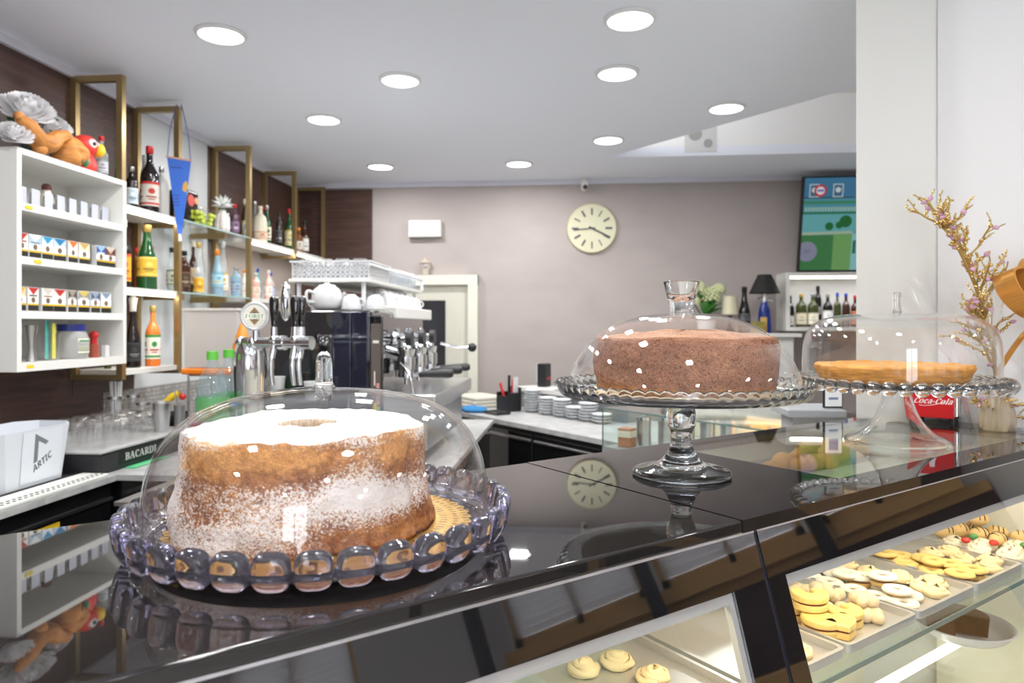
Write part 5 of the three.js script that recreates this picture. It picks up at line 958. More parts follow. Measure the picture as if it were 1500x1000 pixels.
// ---------------------------------------------------------------- espresso machine
const MX0 = -1.12, MX1 = -0.745, MZ0 = -2.53, MZ1 = -3.42, MT = 1.665;
{
  const o = thing('espresso_machine', 'black and chrome three-group espresso machine with cup racks on top', 'coffee machine', [0, 0, 0]);
  obj('body', [rbox(MX1 - MX0, MT - BY - 0.06, MZ0 - MZ1, 0.012, (MX0 + MX1) / 2, (MT + BY + 0.05) / 2, (MZ0 + MZ1) / 2)], M.black, o);
  for (const z of [MZ0 - 0.06, MZ1 + 0.06]) for (const x of [MX0 + 0.05, MX1 - 0.05]) obj('foot', cyl(0.02, 0.016, 0.056, x, BY + 0.0005, z, 16), M.blackSoft, o);
  const blueP = mat(lin(0.006, 0.009, 0.024), 0.05, 0, { clearcoat: 1 });
  obj('corner_panel', [rbox(0.07, MT - BY - 0.07, 0.01, 0.004, -0.855, (MT + BY + 0.05) / 2, MZ0 + 0.004), rbox(0.06, MT - BY - 0.07, 0.012, 0.004, -0.785, (MT + BY + 0.05) / 2, MZ0 + 0.005)], blueP, o);
  const t = canvasTex(128, 512, (c, w, h) => { c.fillStyle = '#5b514d'; c.fillRect(0, 0, w, h); c.fillStyle = '#d8d4cc'; c.fillRect(24, 70, 80, 12); c.fillStyle = '#c9b23a'; c.beginPath(); c.ellipse(46, 380, 30, 50, 0.3, 0, 7); c.fill(); c.fillStyle = '#c98f86'; c.fillRect(70, 250, 40, 90); c.fillStyle = '#8fb4a8'; c.fillRect(78, 350, 40, 120); c.fillStyle = '#e3c44a'; c.beginPath(); c.arc(64, 470, 34, 0, 7); c.fill(); c.fillStyle = '#e9e4da'; c.fillRect(40, 200, 14, 60); });
  const dp = obj('drinks_menu', rbox(0.052, MT - BY - 0.1, 0.014, 0.005, -0.725, (MT + BY + 0.05) / 2, MZ0 + 0.004), M.black, o);
  obj('menu_print', new THREE.PlaneGeometry(0.036, MT - BY - 0.14).translate(-0.725, (MT + BY + 0.03) / 2, MZ0 + 0.0116), mat(0xffffff, 0.3, 0, { map: t }), dp);
  // drip tray and groups, facing the aisle
  obj('drip_tray', [rbox(0.24, 0.06, MZ0 - MZ1, 0.008, MX1 + 0.12, BY + 0.24, (MZ0 + MZ1) / 2), span(MX1, MX1 + 0.2, BY + 0.06, BY + 0.21, MZ1 + 0.05, MZ0 - 0.04)], M.steel, o);
  for (let i = 0; i < 3; i++) {
    const z = -2.74 - i * 0.22, x = -0.665, y = 1.43;
    const g = obj('group_head', [cyl(0.036, 0.036, 0.05, x, y + 0.0, z, 24), cyl(0.03, 0.036, 0.03, x, y + 0.05, z, 24), rod([x - 0.08, y + 0.07, z], [x, y + 0.05, z], 0.024, 18), ball(0.03, x - 0.005, y + 0.075, z, 18)], M.chrome, o);
    obj('steam_knob', [cyl(0.03, 0.03, 0.022, 0, -0.011, 0, 20).rotateZ(Math.PI / 2).translate(x + 0.03, y + 0.125, z + 0.07)], M.blackSoft, o);
    obj('steam_valve', [rod([x - 0.08, y + 0.13, z + 0.07], [x + 0.02, y + 0.125, z + 0.07], 0.014, 16), ball(0.02, x - 0.03, y + 0.13, z + 0.07, 16)], M.chrome, o);
    obj('filter_holder', [cyl(0.034, 0.03, 0.03, x, y - 0.03, z, 24), rod([x, y - 0.02, z], [x + 0.06, y - 0.02, z], 0.009, 12), rod([x, y - 0.03, z], [x, y - 0.06, z], 0.008, 10)], M.chrome, o);
    obj('filter_handle', lathe(smooth([[0, 0], [0.01, 0.002], [0.013, 0.03], [0.0165, 0.09], [0.0175, 0.125], [0.012, 0.137], [0, 0.14]]), 20).rotateZ(-Math.PI / 2 + 0.04).translate(x + 0.05, y - 0.02, z), mat(lin(0.018, 0.018, 0.02), 0.35), o);
    obj('lever', rod([x - 0.05, y + 0.16, z - 0.04], [x + 0.005, y + 0.02, z - 0.03], 0.011, 12), M.chrome, o);
  }
  obj('steam_wand', [tube([[-0.66, 1.46, -2.62], [-0.62, 1.42, -2.6], [-0.6, 1.3, -2.6]], 0.006), tube([[-0.64, 1.52, -3.32], [-0.56, 1.5, -3.34], [-0.5, 1.5, -3.34]], 0.007)], M.chrome, o);
  obj('wand_knob', ball(0.022, -0.49, 1.5, -3.34, 14), M.blackSoft, o);
  // racks
  obj('rack_shelf', rbox(0.32, 0.014, 0.95, 0.004, -0.95, 1.778, -3.12), M.white, o);
  obj('rack_shelf', rbox(0.2, 0.05, 0.7, 0.006, -0.83, 1.63 + 0.028, -3.2), M.white, o);
  for (const [x, z] of [[-1.08, -2.68], [-0.82, -2.68], [-1.08, -3.55], [-0.82, -3.55]]) obj('rack_post', rod([x, 1.64, z], [x, 1.775, z], 0.009, 12), M.plasticWhite, o);
  obj('rack_rail', [rod([-0.79, 1.84, -2.66], [-0.79, 1.84, -3.59], 0.006), rod([-1.1, 1.84, -3.59], [-0.79, 1.84, -3.59], 0.006), rod([-1.1, 1.815, -3.59], [-0.79, 1.815, -3.59], 0.004), rod([-0.79, 1.785, -3.59], [-0.79, 1.842, -3.59], 0.008), rod([-1.1, 1.785, -3.59], [-1.1, 1.842, -3.59], 0.008)], M.plasticWhite, o);
}
{ // basket of glasses
  const o = thing('glass_basket', 'white plastic lattice basket full of upturned glasses', 'basket', [-0.955, 1.7855, -2.83]);
  const slats = []; const w = 0.154, d = 0.143, h = 0.07;
  for (let i = 0; i <= 16; i++) { const k = -1 + i / 8; slats.push(box(0.005, h, 0.004, k * w, h / 2, d), box(0.005, h, 0.004, k * w, h / 2, -d), box(0.004, h, 0.005, w, h / 2, k * d), box(0.004, h, 0.005, -w, h / 2, k * d)); }
  for (let j = 0; j <= 4; j++) { const y = 0.003 + j * h / 4.3; slats.push(box(2 * w, 0.005, 0.004, 0, y, d), box(2 * w, 0.005, 0.004, 0, y, -d), box(0.004, 0.005, 2 * d, w, y, 0), box(0.004, 0.005, 2 * d, -w, y, 0)); }
  obj('lattice', slats, CAP.white, o); obj('lip', [box(2 * w + 0.02, 0.007, 0.014, 0, h, d), box(2 * w + 0.02, 0.007, 0.014, 0, h, -d), box(0.014, 0.007, 2 * d, w, h, 0), box(0.014, 0.007, 2 * d, -w, h, 0)], CAP.white, o);
  obj('floor_grid', box(2 * w, 0.003, 2 * d, 0, 0.0015, 0), CAP.white, o);
}
const shot = thing('shot_glass', 'small clear glass upside down in the white lattice basket', 'glass', [0, 0, 0], 0, 'glasses in the lattice basket');
obj('glass', lathe([[0.03, 0], [0.03, 0.05], [0.026, 0.078], [0, 0.08], [0, 0.074], [0.024, 0.072], [0.0285, 0.05], [0.0285, 0], [0.03, 0]], 20), mat(lin(0.92, 0.93, 0.94), 0.03, 0, { transmission: 0.92, thickness: 0 }), shot);
obj('base_rim', new THREE.TorusGeometry(0.024, 0.002, 6, 20).rotateX(Math.PI / 2).translate(0, 0.079, 0), M.pane, shot);
{ let n = 0; for (let i = 0; i < 4; i++) for (let j = 0; j < 4; j++) { const q = [-1.06 + i * 0.07, 1.789, -2.725 - j * 0.068]; n++ ? dup(shot, q, 0) : shot.position.set(...q); } }
for (let j = 0; j < 9; j++) for (let i = 0; i < 2; i++) dup(shot, [-0.84 - i * 0.075, 1.7855, -3.005 - j * 0.066], 0, 'small clear glass upside down on the white rack shelf', 'glasses on the rack shelf');
{ // teapot and cups
  const o = thing('teapot', 'round white porcelain teapot with lid on the espresso machine', 'teapot', [-0.945, MT + 0.001, -2.62], 0.9);
  obj('pot', lathe(smooth([[0, 0], [0.04, 0], [0.052, 0.01], [0.058, 0.04], [0.052, 0.07], [0.038, 0.084], [0, 0.087]]), 36), M.porcelain, o);
  obj('lid', lathe(smooth([[0.036, 0.085], [0.03, 0.092], [0.01, 0.097], [0.009, 0.103], [0.012, 0.108], [0, 0.112]]), 28), M.porcelain, o);
  obj('spout', rod([0.045, 0.03, 0], [0.08, 0.065, 0], 0.014, 14, 0.008), M.porcelain, o);
  obj('handle', tube([[-0.05, 0.06, 0], [-0.085, 0.065, 0], [-0.085, 0.03, 0], [-0.052, 0.025, 0]], 0.006), M.porcelain, o);
  const c = thing('coffee_cup', 'white porcelain cup turned over on the espresso machine', 'cup', [0, 0, 0], 0, 'white cups on the machine');
  obj('cup', lathe(smooth([[0.038, 0], [0.036, 0.02], [0.028, 0.045], [0.018, 0.052], [0.017, 0.056], [0, 0.0565]]), 28), M.porcelain, c);
  obj('handle', new THREE.TorusGeometry(0.013, 0.004, 8, 16).translate(0.038, 0.026, 0), M.porcelain, c);
  let n = 0; for (const q of [[-0.85, MT + 0.001, -2.62], [-0.765, MT + 0.001, -2.65], [-0.93, MT + 0.001, -2.78], [-1.02, MT + 0.001, -2.75]]) n++ ? dup(c, q, n) : c.position.set(...q);
  for (let r = 0; r < 2; r++) for (let j = 0; j < 6; j++) dup(c, [-0.79 - r * 0.085, 1.6835, -2.91 - j * 0.1], 0.7, 'white porcelain cup turned over in the cup tray', 'white cups in the cup tray');
  for (let j = 0; j < 5; j++) dup(c, [-0.832, 1.7045, -2.96 - j * 0.1], 0.3, 'white porcelain cup stacked on the cup tray row', 'stacked white cups');
}
// ================================================================ BACK COUNTER with saucers
{
  const o = thing('back_counter', 'grey-topped black back counter carrying stacks of saucers', 'counter', [0, 0, 0], TURN);
  obj('worktop', uvBox(span(2.19, 2.86, BY - 0.025, BY, -4.15, -1.75)), M.stone, o);
  obj('carcass', span(2.215, 2.85, 0, BY - 0.026, -4.13, -1.77), M.blackSoft, o);
  for (let i = 0; i < 4; i++) { const d = obj('door', rbox(0.018, 0.3, 0.57, 0.003, 2.205, BY - 0.2, -3.84 + i * 0.59), M.black, o); obj('handle_rail', rbox(0.012, 0.012, 0.56, 0.003, 2.19, BY - 0.08, -3.84 + i * 0.59), M.steel, d); obj('lower_panel', rbox(0.018, 0.55, 0.57, 0.003, 2.205, BY - 0.64, -3.84 + i * 0.59), M.black, d); }
  const l = thing('raised_ledge', 'raised white ledge behind the saucer stacks', 'shelf', [0, 0, 0], TURN);
  obj('board', span(2.64, 2.86, 1.185, 1.21, -3.75, -2.75), M.white, l);
  obj('upstand', span(2.66, 2.68, BY + 0.0005, 1.185, -3.75, -2.75), mat(lin(0.22, 0.22, 0.24), 0.4), l);
  for (const t of [-3.73, -2.77]) obj('support', span(2.68, 2.85, BY + 0.0005, 1.185, t - 0.015, t + 0.015), mat(lin(0.3, 0.3, 0.32), 0.4), l);
}
{ // saucers, one by one
  const s = thing('saucer', '', 'saucer', [0, 0, 0], 0);
  obj('dish', lathe(smooth([[0, 0.001], [0.026, 0], [0.03, 0.003], [0.046, 0.0125], [0.0545, 0.0165], [0.0548, 0.0195], [0.053, 0.0195], [0.036, 0.0095], [0.02, 0.006], [0, 0.006]], 26), 32), mat(lin(0.66, 0.68, 0.7), 0.2), s);
  obj('cup_ring', new THREE.TorusGeometry(0.024, 0.001, 5, 24).rotateX(Math.PI / 2).translate(0, 0.0045, 0), M.porcelain, s);
  const stacks = [[-3.445, 8, 'tallest saucer stack beside the black cutlery box'], [-3.29, 6, 'saucer stack second from the black cutlery box'], [-3.16, 6, 'saucer stack third from the black cutlery box'], [-3.045, 4, 'low saucer stack between two taller ones'], [-2.93, 6, 'saucer stack second from the glass case'], [-2.82, 3, 'shortest saucer stack beside the glass case']];
  let first = true;
  stacks.forEach(([t, n, l]) => { for (let i = 0; i < n; i++) { const q = P(2.555 + rr(-0.002, 0.002), BY + 0.0005 + i * 0.0165, t + rr(-0.002, 0.002)), lab = 'white saucer in the ' + l; if (first) { s.position.set(...q); s.userData.label = lab; s.userData.group = l; first = false; } else dup(s, q, i, lab, l); } });
}
{ // cutlery box
  const q = P(2.47, BY + 0.0005, -3.575), o = thing('cutlery_box', 'black open box of knives and spoons beside the saucers', 'cutlery box', q, TURN);
  obj('box', [rbox(0.1, 0.006, 0.12, 0.002, 0, 0.003, 0), rbox(0.006, 0.09, 0.12, 0.002, -0.05, 0.05, 0), rbox(0.006, 0.14, 0.12, 0.002, 0.05, 0.075, 0), rbox(0.1, 0.11, 0.006, 0.002, 0, 0.06, 0.06), rbox(0.1, 0.11, 0.006, 0.002, 0, 0.06, -0.06)], M.blackSoft, o);
  const tool = (n, l, c, x, z, h, m, r) => { const k = thing(n, l, c, [q[0] + x, q[1] + 0.007, q[2] + z], TURN); obj('handle', rod([0, h * 0.45, 0], [r * 0.3, h, r], 0.009, 10), m, k); obj('blade', rod([0, 0.001, 0], [0, h * 0.46, 0], 0.005, 8), M.steel, k); };
  tool('kitchen_knife', 'red-handled knife leaning out of the cutlery box', 'knife', -0.03, -0.01, 0.16, CAP.red, -0.03);
  tool('kitchen_knife', 'red-handled knife in the middle of the cutlery box', 'knife', 0.02, 0.01, 0.19, CAP.red, 0.01);
  tool('kitchen_knife', 'black-handled knife in the cutlery box', 'knife', 0.0, -0.02, 0.21, CAP.black, 0.0);
  const p = thing('paper_menu', 'white folded leaflet standing in the cutlery box', 'leaflet', [q[0] + 0.045, q[1] + 0.008, q[2] + 0.02], TURN + 0.4); obj('sheet', rbox(0.05, 0.2, 0.004, 0.001, 0, 0.1, 0), CAP.white, p); obj('fold', rbox(0.05, 0.19, 0.003, 0.001, 0.004, 0.096, -0.006), CAP.white, p);
}
{ // napkin holder and bowl on the ledge
  const o = thing('menu_holder', 'black upright box with red mark on the white ledge', 'holder', P(2.78, 1.2105, -3.62), TURN + 0.5);
  obj('case', rbox(0.085, 0.15, 0.06, 0.004, 0, 0.0755, 0), M.blackSoft, o); obj('red_mark', box(0.05, 0.014, 0.002, 0, 0.055, 0.031), CAP.red, o); obj('rim', rbox(0.1, 0.12, 0.004, 0.001, 0.004, 0.09, -0.033), mat(lin(0.6, 0.65, 0.68), 0.3), o);
  const b = thing('snack_bowl', 'wide dark bowl heaped with white meringues on the ledge', 'bowl', P(2.76, 1.2105, -3.3), TURN);
  obj('bowl', lathe(smooth([[0, 0.0], [0.04, 0.0], [0.09, 0.025], [0.125, 0.05], [0.12, 0.052], [0.08, 0.03], [0, 0.012]]), 36), mat(lin(0.06, 0.045, 0.03), 0.4), b);
  const m = thing('bowl_meringue', 'white meringue heaped in the dark bowl', 'meringue', [0, 0, 0], 0, 'meringues in the dark bowl'); obj('swirl', [ball(0.022, 0, 0.018, 0, 12), ball(0.014, 0.004, 0.034, 0, 10)], MB.meringue, m);
  let n = 0; for (let i = 0; i < 14; i++) { const a = i * 2.4, r = 0.02 * Math.sqrt(i); const c = P(2.76 + Math.cos(a) * r, 1.236 + (i < 4 ? 0.02 : 0), -3.3 + Math.sin(a) * r); n++ ? dup(m, c, a) : m.position.set(...c); }
}
{ // papers and blue cloth
  const o = thing('folded_linen', 'stack of cream folded linen on the back counter', 'linen', P(2.46, BY + 0.0005, -3.93), TURN);
  for (let i = 0; i < 3; i++) obj('fold', rbox(0.24, 0.022, 0.3, 0.009, i * 0.006, 0.012 + i * 0.0225, 0), mat(lin(0.6, 0.58, 0.5), 0.8), o);
  const c = thing('blue_cloth', 'crumpled blue cleaning cloth at the counter edge', 'cloth', P(2.27, BY + 0.0005, -3.66), TURN);
  const g = new THREE.SphereGeometry(0.07, 28, 16).scale(1, 0.3, 1.5), p = g.attributes.position; for (let i = 0; i < p.count; i++) { const k = 1 + 0.5 * (fbm(p.getX(i) * 40 + 9, p.getZ(i) * 40 + 7, 3) - 0.5); p.setXYZ(i, p.getX(i) * k, Math.max(-0.012, p.getY(i) * k), p.getZ(i) * k); } g.computeVertexNormals(); obj('cloth', g.translate(0, 0.0125, 0), mat(lin(0.03, 0.2, 0.45), 0.9), c);
  const t = thing('black_tray', 'thin black tray beside the blue cloth', 'tray', P(2.32, BY + 0.0005, -3.48), TURN); obj('base', rbox(0.1, 0.01, 0.14, 0.003, 0, 0.005, 0), M.blackSoft, t); obj('lip', [rbox(0.1, 0.008, 0.006, 0.002, 0, 0.012, 0.067), rbox(0.1, 0.008, 0.006, 0.002, 0, 0.012, -0.067)], M.blackSoft, t);
}
{ // low glass case at the counter's right end
  const o = thing('glass_case', 'low glass case with warm light at the end of the back counter', 'glass case', [0, 0, 0], TURN);
  const s0 = 2.06, s1 = 2.75, t0 = -2.27, t1 = -1.2, y0 = BY + 0.004, y1 = 1.245;
  obj('plinth', span(s0, s1, 0.2, y0, -1.76, t1), mat(lin(0.3, 0.3, 0.3), 0.4), o);
  obj('base_strip', span(s0, 2.185, BY - 0.05, y0, t0, -1.77), mat(lin(0.4, 0.42, 0.42), 0.3, 0.4), o);
  obj('front_pane', span(s0, s0 + 0.004, y0, y1, t0, t1), M.paneGreen, o); obj('end_pane', span(s0, s1, y0, y1, t0, t0 + 0.004), M.paneGreen, o); obj('top_pane', span(s0, s1, y1, y1 + 0.006, t0, t1), M.paneGreen, o);
  obj('polished_edge', [span(s0 - 0.001, s0, y1, y1 + 0.006, t0, t1), span(s0, s0 + 0.006, y0, y1, t0 - 0.002, t0)], M.glassEdge, o);
  obj('back_ledge', span(s1 - 0.14, s1, BY + 0.001, 1.2, t0 + 0.01, t1), mat(lin(0.62, 0.55, 0.42), 0.5), o);
  const led = obj('lamp_strip', span(s1 - 0.17, s1 - 0.15, 1.2, 1.212, t0 + 0.35, t1), new THREE.MeshStandardMaterial({ color: 0xffffff, emissive: new THREE.Color(0xffc070), emissiveIntensity: 1.6 }), o);
  const l = new THREE.RectAreaLight(0xffc070, 20, 0.02, 0.7); l.position.set(...P(s1 - 0.16, 1.1985, -1.6)); l.rotation.order = 'YXZ'; l.rotation.set(-Math.PI / 2, TURN, 0); scene.add(l);
  const cup = thing('steel_canister', 'shiny steel canister inside the low glass case', 'canister', [0, 0, 0], 0, 'steel canisters in the glass case');
  obj('can', cyl(0.032, 0.032, 0.11, 0, 0, 0, 28), M.steel, cup); obj('lid', [cyl(0.034, 0.033, 0.012, 0, 0.11, 0, 28), ball(0.008, 0, 0.128, 0, 10)], M.chrome, cup);
  let n = 0; for (const [s, t] of [[2.24, -2.2], [2.3, -2.13], [2.36, -2.06], [2.42, -2.0], [2.48, -1.94]]) n++ ? dup(cup, P(s, BY + 0.001, t), 0) : cup.position.set(...P(s, BY + 0.001, t));
  const bx = thing('brown_box', 'small brown and cream carton in the glass case', 'box', P(2.14, BY + 0.0045, -2.2), TURN + 0.3); obj('carton', rbox(0.06, 0.08, 0.06, 0.003, 0, 0.04, 0), mat(lin(0.4, 0.18, 0.1), 0.5), bx); obj('band', rbox(0.061, 0.03, 0.061, 0.003, 0, 0.055, 0), mat(lin(0.7, 0.62, 0.5), 0.5), bx);
}
// ================================================================ BACK WALL
{ // door
  const o = new THREE.Group(); o.name = 'door_1'; o.userData = { kind: 'structure', label: 'cream door with tall dark glass panel in a cream frame' }; scene.add(o);
  const z = ZB, fr = M.cream;
  obj('door_frame', [span(-0.793, -0.72, 0, 1.984, z, z + 0.05), span(-1.43, -1.36, 0, 1.984, z, z + 0.05), span(-1.43, -0.72, 1.912, 1.984, z, z + 0.052)], fr, o);
  obj('door_leaf', span(-1.36, -0.793, 0, 1.912, z + 0.004, z + 0.012), mat(lin(0.6, 0.59, 0.51), 0.5), o);
  obj('dark_panel', span(-1.182, -0.968, 1.28, 1.796, z + 0.012, z + 0.018), mat(lin(0.03, 0.03, 0.035), 0.12), o);
}
{ // emergency light
  const o = thing('emergency_light', 'white rectangular emergency light box above the door', 'wall light', [-1.12, 2.335, ZB]);
  obj('housing', rbox(0.25, 0.122, 0.05, 0.01, 0, 0, 0.026), mat(lin(0.72, 0.72, 0.7), 0.4), o); obj('cover', rbox(0.236, 0.072, 0.02, 0.006, 0, 0.014, 0.046), mat(lin(0.8, 0.8, 0.78), 0.25), o); obj('base_lip', rbox(0.25, 0.012, 0.055, 0.004, 0, -0.06, 0.028), mat(lin(0.55, 0.55, 0.53), 0.4), o);
}
{ // clock
  const o = thing('wall_clock', 'round cream wall clock with dark hour bars', 'clock', [0.126, 2.322, ZB]);
  obj('case', lathe([[0, 0.0], [0.178, 0.0], [0.183, 0.006], [0.183, 0.02], [0.178, 0.026], [0.174, 0.0262], [0, 0.0262]], 64).rotateX(Math.PI / 2), mat(lin(0.62, 0.58, 0.36), 0.5), o);
  obj('dial', cyl(0.174, 0.174, 0.001, 0, 0.0262, 0, 64).rotateX(Math.PI / 2), mat(lin(0.66, 0.64, 0.46), 0.5), o);
  const bars = [5, 3, 6, 7, 6, 3, 4, 6, 7, 6, 4, 6];
  for (let i = 0; i < 12; i++) { const b = obj('hour_bar', box(0.0022 * bars[i] + 0.001, 0.05, 0.002), mat(lin(0.09, 0.09, 0.09), 0.5), o); const a = i * Math.PI / 6; b.position.set(Math.sin(a) * 0.123, Math.cos(a) * 0.123, 0.0285); b.rotation.z = -a; }
  const hand = (n, a, L, w) => { const h = obj(n, box(w, L + 0.025, 0.003).translate(0, L / 2 - 0.012, 0), M.blackSoft, o); h.position.set(0, 0, 0.031 + (w > 0.01 ? 0 : 0.003)); h.rotation.z = -a; };
  hand('hour_hand', 2.05, 0.15, 0.013); hand('minute_hand', -1.66, 0.135, 0.007);
  obj('pin', cyl(0.007, 0.007, 0.008, 0, 0.0272, 0, 16).rotateX(Math.PI / 2), M.blackSoft, o);
}
{ // figurine over the door
  const o = thing('wall_ornament', 'small beige heart ornament standing on the door frame', 'ornament', [-1.114, 1.985, ZB + 0.03]);
  obj('stand', rbox(0.045, 0.05, 0.03, 0.006, 0, 0.025, 0), mat(lin(0.5, 0.44, 0.36), 0.6), o); obj('house', [rbox(0.07, 0.05, 0.025, 0.008, 0, 0.07, 0), cyl(0.05, 0.002, 0.045, 0, 0.09, 0, 4)], mat(lin(0.52, 0.44, 0.37), 0.6), o); obj('heart', ball(0.02, 0, 0.075, 0.01, 14), M.porcelain, o);
}
{ // security camera
  const o = thing('security_camera', 'small white security camera under the ceiling trim', 'camera', [0.07, 2.684, ZB + 0.06]);
  obj('mount', cyl(0.025, 0.022, 0.03, 0, -0.03, 0, 20), M.white, o); obj('body', cyl(0.026, 0.026, 0.08, 0, -0.04, 0, 20).rotateX(1.25).translate(0, -0.055, 0.01), M.white, o); obj('lens', ball(0.018, 0.005, -0.072, 0.045, 14), M.black, o);
}
{ // speaker hatch in the light well
  const o = thing('speaker_hatch', 'square hatch with two round grey speakers in the ceiling well', 'speaker', [0.797, 2.79, -4.553]);
  obj('plate', rbox(0.2, 0.17, 0.004, 0.001, 0, 0, 0.003), mat(lin(0.62, 0.62, 0.62), 0.6), o);
  for (const [x, y, r] of [[-0.035, 0.03, 0.042], [0.045, -0.03, 0.028]]) obj('speaker_grille', cyl(r, r, 0.004, 0, 0, 0, 28).rotateX(Math.PI / 2).translate(x, y, 0.005), mat(lin(0.35, 0.34, 0.33), 0.7), o);
}
{ // television
  const o = thing('tv_screen', 'upright television showing a green kitchen with a red badge', 'television', [1.885, 2.315, ZB + 0.12]);
  const t = canvasTex(852, 768, (c, w, h) => {
    c.fillStyle = '#4f95a8'; c.fillRect(0, 0, w, h); c.fillStyle = '#3f7ba0'; c.fillRect(0, 0, w, 170);
    for (const x of [40, 230, 420, 610, 760]) { c.fillStyle = '#b9cbd4'; c.fillRect(x, 50, 84, 110); c.fillStyle = '#3f6a86'; c.fillRect(x + 10, 60, 64, 90); c.fillStyle = '#cfdde2'; c.beginPath(); c.arc(x + 42, 100, 22, 0, 7); c.fill(); }
    c.fillStyle = '#c8322c'; c.beginPath(); c.arc(130, 105, 50, 0, 7); c.fill(); c.fillStyle = '#e4e2ee'; c.beginPath(); c.arc(130, 105, 34, 0, 7); c.fill(); c.fillStyle = '#5a6ab0'; c.fillRect(104, 96, 52, 16);
    c.fillStyle = '#2c3c3a'; c.fillRect(0, 160, w, 8); c.fillStyle = '#3f8a63'; c.fillRect(0, 190, w, 24); c.fillStyle = '#9fc4b4'; for (let i = 0; i < 36; i++) c.fillRect(14 + i * 23, 240, 15, 36); c.fillStyle = '#2f7a55'; c.fillRect(0, 280, w, 18);
    c.fillStyle = '#68b0b4'; c.fillRect(0, 300, w, 150); c.fillStyle = '#1f6b34'; for (const [x, y, r] of [[220, 400, 34], [350, 360, 50], [300, 390, 30], [480, 240, 36]]) { c.beginPath(); c.arc(x, y, r, 0, 7); c.fill(); }
    c.fillStyle = '#a9bfa6'; c.beginPath(); c.moveTo(0, 448); c.lineTo(400, 440); c.lineTo(420, 462); c.lineTo(0, 474); c.fill(); c.fillStyle = '#3f7f4a'; c.fillRect(0, 472, 260, 296); c.fillStyle = '#74a862'; c.fillRect(260, 466, 150, 302); c.fillStyle = '#8fc8cc'; c.fillRect(410, 460, 442, 308); c.fillStyle = '#1c6e50'; for (let i = 0; i < 3; i++) c.fillRect(420 + i * 32, 520, 24, 110);
    c.fillStyle = '#8f90a8'; c.beginPath(); c.arc(50, 610, 84, 0, 7); c.fill(); c.fillStyle = '#75768c'; c.fillRect(20, 596, 60, 10); c.fillRect(26, 616, 46, 8);
  });
  o.rotation.x = 0.2;
  obj('bezel', rbox(0.74, 0.665, 0.035, 0.006, 0.06, 0, 0), M.blackSoft, o);
  obj('screen', new THREE.PlaneGeometry(0.71, 0.64).translate(0.06, 0.002, 0.0182), new THREE.MeshStandardMaterial({ color: 0x050505, roughness: 0.15, emissive: 0xffffff, emissiveMap: t, emissiveIntensity: 0.5 }), o);
  obj('wall_arm', box(0.1, 0.1, 0.09, 0.05, -0.05, -0.06), M.blackSoft, o);
}
{ // wine niche
  const o = thing('wine_shelf', 'white box shelf lit from above holding wine bottles', 'shelf', [0, 0, 0]);
  const x0 = 1.45, x1 = 2.15, y0 = 1.57, y1 = 1.972, z0 = ZB + 0.001, z1 = ZB + 0.24, w = 0.026;
  obj('top_board', span(x0, x1, y1 - w, y1, z0, z1), M.white, o); obj('bottom_board', span(x0, x1, y0, y0 + w, z0, z1), M.white, o); obj('side_board', span(x0, x0 + w, y0 + w, y1 - w, z0, z1), M.white, o); obj('side_board', span(x1 - w, x1, y0 + w, y1 - w, z0, z1), M.white, o); obj('back_board', span(x0 + w, x1 - w, y0 + w, y1 - w, z0, z0 + 0.01), M.white, o);
  obj('led_strip', span(x0 + w, x1 - w, y1 - w - 0.016, y1 - w - 0.0005, z1 - 0.03, z1 - 0.004), M.ledGlow, o);
  const l = new THREE.RectAreaLight(0xf4f6ff, 22, 0.62, 0.024); l.position.set((x0 + x1) / 2, y1 - w - 0.0175, z1 - 0.017); l.rotation.x = -Math.PI / 2; scene.add(l);
  const yb = y0 + w + 0.0005, zb = ZB + 0.13; const W = (l, x, h, r, g, cap, lab, sh = 'wine', dz = 0) => bottle(l, 'wine bottles in the lit box', [x, yb, zb + dz], h, r, sh, g, cap, lab, 0.6, 'wine_bottle');
  W('dark wine bottle at the edge of the lit box', 1.51, 0.22, 0.026, 'dark', 'black', ['#d9d6cf', '#555', '#bbb4a8', 0.05, 0.36]);
  W('olive wine bottle with wide cream label', 1.585, 0.235, 0.036, 'olive', 'gold', ['#e6ddc4', '#776', '#cbbf9c', 0.08, 0.42]);
  W('olive wine bottle with cream label beside its twin', 1.665, 0.235, 0.036, 'olive', 'silver', ['#efe9d8', '#887', '#d6ccb4', 0.08, 0.42]);
  W('slender taller wine bottle with dark neck', 1.715, 0.29, 0.024, 'dark', 'black', ['#b9b4aa', '#334', '#8a8f9c', 0.3, 0.5], 'slim', -0.05);
  W('wine bottle with large white label and red print', 1.765, 0.23, 0.032, 'dark', 'silver', ['#efeeee', '#c0504a', '#d8d4d0', 0.1, 0.5]);
  W('brown wine bottle with purple capsule', 1.83, 0.24, 0.024, 'olive', 'blue', ['#8a7a5a', '#332', '#6a5c40', 0.05, 0.25]);
  W('dark wine bottle with purple capsule near the pillar', 1.888, 0.235, 0.026, 'brown', 'blue', ['#7a5a4a', '#332', '#5c4438', 0.05, 0.25]);
  W('wine bottle with orange label near the pillar', 1.95, 0.22, 0.028, 'brown', 'red', ['#c9623a', '#522', '#e08a5a', 0.08, 0.5]);
  W('wine bottle with plain white label by the pillar', 2.03, 0.235, 0.03, 'dark', 'black', ['#dcdcd8', '#444', '#b4b4b0', 0.08, 0.42]);
}
